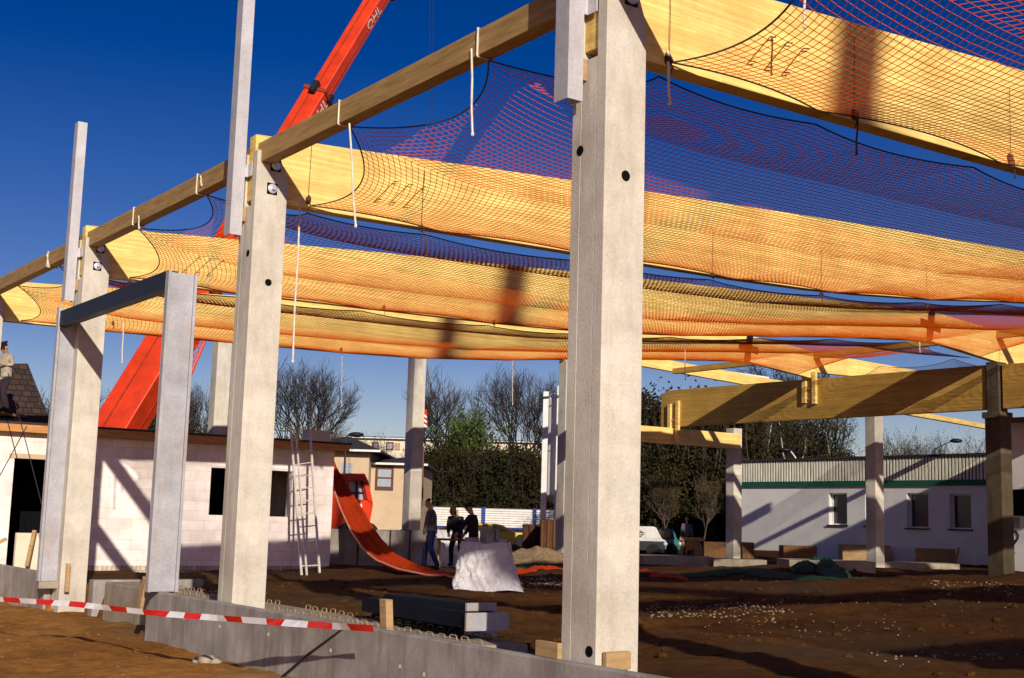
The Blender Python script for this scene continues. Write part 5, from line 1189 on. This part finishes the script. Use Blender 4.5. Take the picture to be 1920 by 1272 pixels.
def person(label,loc,rz,lean=0,hands=None,feet=None,top='black_cloth',legs='denim',hat='cap',hatmat='hair',crouch=0,scale=1,headtilt=0,torso_child=True):
    t=thing('person',label,'person',loc,None,rz=rz); t.scale=(scale,)*3
    hip=Vector((0,0,.93-crouch))
    def U(p):  # upper body lean about hip
        p=Vector(p)-Vector((0,0,.93)); c,s=math.cos(lean),math.sin(lean); return Vector((p.x,p.y*c+p.z*s,-p.y*s+p.z*c))+hip
    waist=U((0,0,1.08)); chest=U((0,.0,1.30)); neck=U((0,0,1.47)); nk2=U((0,.01,1.53))
    hd=U((0,.03,1.60)); hl=headtilt
    def H(p):
        p=Vector(p); c,s=math.cos(hl),math.sin(hl); y,z=p.y*c+p.z*s,-p.y*s+p.z*c; return hd+Vector((p.x,y*math.cos(lean)+z*math.sin(lean),-y*math.sin(lean)+z*math.cos(lean)))
    head1=H((0,.02,.02)); head2=H((0,.02,.09)); top_=H((0,.0,.15))
    body=[[(hip,.085),(waist,(.095,.075)),(chest,(.14,.10)),(neck,.06),(nk2,.055),(head1,(.068,.082)),(head2,(.074,.090)),(top_,(.05,.06))]]
    body.append([(head1,(.068,.082)),(H((0,.108,.03)),.014)])
    for s in(-1,1): body.append([(head2,(.074,.09)),(H((.082*s,.0,.04)),.016)])
    hands=hands or [(-.27,.10,.82),(.27,.10,.82)]; feet=feet or [(-.12,.0),(.12,.05)]
    jac=[[(hip+Vector((0,0,-.10)),(.175,.14)),(hip+Vector((0,0,.04)),(.170,.135)),(waist,(.16,.13)),(chest,(.185,.135)),(U((0,0,1.43)),.10),(neck,.072)]]
    arms=[]
    for k,s in enumerate((-1,1)):
        sh=U((.185*s,0,1.42)); hnd=Vector(hands[k]); el=(sh+hnd)/2; dist=(hnd-sh).length; L_=.29
        bend=math.sqrt(max(0,(L_**2-(dist/2)**2))) if dist<2*L_ else 0
        el=el+Vector((.35*s,-.8,-.5)).normalized()*min(bend,.24)
        wr=el.lerp(hnd,.88); dr=(hnd-el).normalized()
        body.append([(chest,(.14,.10)),(sh,.055),(el,.042),(wr,.028),(hnd+dr*.02,(.036,.022))])
        sid=dr.cross(Vector((0,0,1))); sid=sid.normalized() if sid.length>.1 else Vector((1,0,0)); cu=dr.cross(sid)
        for j,ln in enumerate((.075,.085,.08,.062)):
            b0=hnd+dr*.03+sid*(j-1.5)*.019; body.append([(hnd+dr*.02,(.036,.022)),(b0+dr*.02,.009),(b0+dr*(ln*.6)+cu*.012,.0085),(b0+dr*ln*.9+cu*.04,.0075)])
        body.append([(hnd+dr*.02,(.036,.022)),(hnd+sid*-.045+dr*.02,.010),(hnd+sid*-.055+dr*.055+cu*.02,.009)])
        jac.append([(chest,(.185,.135)),(sh,.078),(el,.062),(wr-dr*.01,.046)])
    tro=[[(hip+Vector((0,0,.13)),(.13,.105)),(hip,(.15,.125))]]; boots=[]
    for k,s in enumerate((-1,1)):
        fx,fy=feet[k]; hp=hip+Vector((.09*s,0,-.04)); an=Vector((fx,fy,.09)); kn=(hp+an)/2; dist=(an-hp).length; L_=.425
        bend=math.sqrt(max(0,L_**2-(dist/2)**2)); kn=kn+Vector((.1*s,1,.1)).normalized()*min(bend,.33)
        toe=an+Vector((.03*s,.15,-.05))
        body.append([(hip,.085),(hp,.075),(kn,.055),(an,.038),(toe,.035)])
        tro.append([(hip,(.15,.125)),(hp,.105),(kn,.078),(an+Vector((0,0,.03)),.068),(an+Vector((0,0,-.03)),.066)])
        b_=MB(); boots.append((an,toe))
    skin_obj('body',body,'skin',t); skin_obj('jacket',jac,top,t); skin_obj('trousers',tro,legs,t)
    for an,toe in boots: skin_obj('boot',[[(an+Vector((0,-.06,-.04)),.062),(an+Vector((0,.03,-.035)),.068),(toe+Vector((0,.02,0)),.056)]],'tyre',t,1)
    # hair / cap
    h=skin_obj('hair',[[(H((0,-.03,.08)),(.085,.092)),(H((0,-.01,.135)),(.08,.09)),(H((0,0,.165)),(.045,.05))]],'hair',t)
    if hat=='cap':
        c=skin_obj('cap',[[(H((0,.0,.125)),(.088,.10)),(H((0,0,.175)),(.075,.085)),(H((0,0,.20)),(.04,.04))],[(H((0,.0,.125)),(.088,.10)),(H((0,.13,.12)),(.05,.012)),(H((0,.17,.11)),(.04,.01))]],hatmat,t)
    for s in(-1,1):
        e=MB(); c=H((.03*s,.105,.065)); e.ball(c,.011,.008,.009,6,4); o=e.build('eye',MT['tyre'],t,raw=True)
    return t
def ppos(px,py,D): 
    p=at(px,py,D=D); return (p.x,p.y,p.z)
FACE=lambda ang: -YAW+ang   # 0 = facing away from the camera
D1=27.0
person('worker in blue jeans and grey-black top walking left beside the orange net',ppos(808,1068,25.6),FACE(1.35),lean=.10,hands=[(-.22,.16,.80),(.26,.20,.84)],feet=[(-.11,-.20),(.11,.22)],top='shirt',legs='denim',hat=None,headtilt=.35,scale=1.0)
person('worker in dark clothes bent over a table facing the camera',ppos(856,1062,29.0),FACE(2.9),lean=.55,hands=[(-.10,.52,.92),(.12,.50,.90)],feet=[(-.15,.0),(.15,.05)],top='black_cloth',legs='black_cloth',hat='cap',headtilt=.4)
person('worker in black jacket and cap standing at the table, seen from behind to the left',ppos(886,1072,27.0),FACE(1.1),lean=.12,hands=[(-.16,.42,.95),(.10,.36,.92)],feet=[(-.14,.0),(.14,.12)],top='black_cloth',legs='black_cloth',hat='cap',headtilt=.25)
# work table
p=at(852,1058,D=27.8); t=thing('work_table','makeshift timber work table between the two dark-clothed workers','table',(p.x,p.y,GZ))
b=MB(); c=at(846,1012,D=27.8); b.obox(c,rt0*.30,Vector((rt0.y*-.28,rt0.x*.28,0)),(0,0,.02)); b.build('tabletop',MT['timber_dark'],t)
for sx in(-1,1):
    for sy in (-1,1):
        q_=c+rt0*.26*sx+Vector((-rt0.y,rt0.x,0))*.24*sy; b=MB(); b.bar((q_.x,q_.y,GZ-.05),(q_.x,q_.y,c.z-.02),.035,.035); b.build('leg',MT['timber'],t)
b=MB(); p=at(863,1003,D=27.5); b.tube([p,p+rt0*.10+Vector((0,0,.02))],.022,8); o=b.build('bottle',MT['teal'],None,origin=tuple(p)); tag(o,'small blue bottle held over the work table','bottle')
# worker high up on the left
pw=ppos(6,772,27.5)
person('worker in cap and pale clothes high up at the left edge, hands before his chest',pw,FACE(2.6),lean=.08,hands=[(-.07,.30,1.22),(.08,.30,1.24)],feet=[(-.12,.0),(.12,.0)],top='khaki',legs='khaki',hat='cap',headtilt=.35,scale=1.04)
p=at(8,776,D=27.5); b=MB(); b.box(p.x-1.5,p.x+.35,p.y-.3,p.y+.3,p.z-.06,p.z); b.bar((p.x-.6,p.y,-1.3),(p.x-.6,p.y,p.z-.06),.08,.08); b.bar((p.x+.25,p.y,-1.3),(p.x+.25,p.y,p.z-.06),.08,.08); o=b.build('work_platform',MT['timber_dark'],None,origin=(p.x,p.y,-1.3)); tag(o,'timber platform the high worker stands on at the left edge','platform')
# distant person
person('distant person in dark clothes standing by the cement mixer',ppos(1287,1043,46.5),FACE(3.0),hands=None,top='shirt',legs='black_cloth',hat=None,scale=1.0)
# ------------------------------------------------------------------ camera, light, sky
cam=bpy.data.cameras.new('camera'); co=bpy.data.objects.new('camera',cam); C.objects.link(co)
co.matrix_world=Matrix(((rt.x,up.x,-fw.x,0),(rt.y,up.y,-fw.y,0),(rt.z,up.z,-fw.z,Z0),(0,0,0,1)))
cam.sensor_width=36; cam.sensor_fit='HORIZONTAL'; cam.lens=36*F/1920; cam.clip_end=5000; cam.clip_start=.05
bpy.context.scene.camera=co
sd=Vector((.345,1.0,-.41)).normalized()
sun=bpy.data.lights.new('sun','SUN'); sun.energy=5.0; sun.angle=math.radians(.53); sun.color=(1.0,.90,.76)
so=bpy.data.objects.new('sun',sun); C.objects.link(so); so.rotation_euler=sd.to_track_quat('-Z','Y').to_euler()
w=bpy.data.worlds.new('World'); bpy.context.scene.world=w; w.use_nodes=True; n=w.node_tree.nodes; l=w.node_tree.links
bg=n['Background']; sky=n.new('ShaderNodeTexSky'); sky.sky_type='NISHITA'; sky.sun_disc=False; sky.sun_elevation=math.asin(-sd.z); sky.sun_rotation=math.atan2(-sd.x,-sd.y)%(2*PI); sky.air_density=1.0; sky.dust_density=.8; sky.ozone_density=4.0
hs=n.new('ShaderNodeHueSaturation'); hs.inputs['Saturation'].default_value=1.32; hs.inputs['Value'].default_value=1.0
tc=n.new('ShaderNodeTexCoord'); sp=n.new('ShaderNodeSeparateXYZ'); l.new(tc.outputs['Generated'],sp.inputs[0])
hz=n.new('ShaderNodeValToRGB'); l.new(sp.outputs[2],hz.inputs[0]); cr=hz.color_ramp; cr.elements[0].position=0.0; cr.elements[0].color=(2.6,2.08,2.0,1); cr.elements[1].position=.45; cr.elements[1].color=(.68,.605,.98,1)
e_=cr.elements.new(.14); e_.color=(1.5,1.20,1.42,1)
mx=mix(n,l,'MULTIPLY',1,sky.outputs[0],hz.outputs[0]); l.new(mx,hs.inputs['Color']); l.new(hs.outputs[0],bg.inputs[0]); bg.inputs[1].default_value=.050
sc_=bpy.context.scene; sc_.view_settings.view_transform='Standard'; sc_.view_settings.look='None'; sc_.view_settings.exposure=0
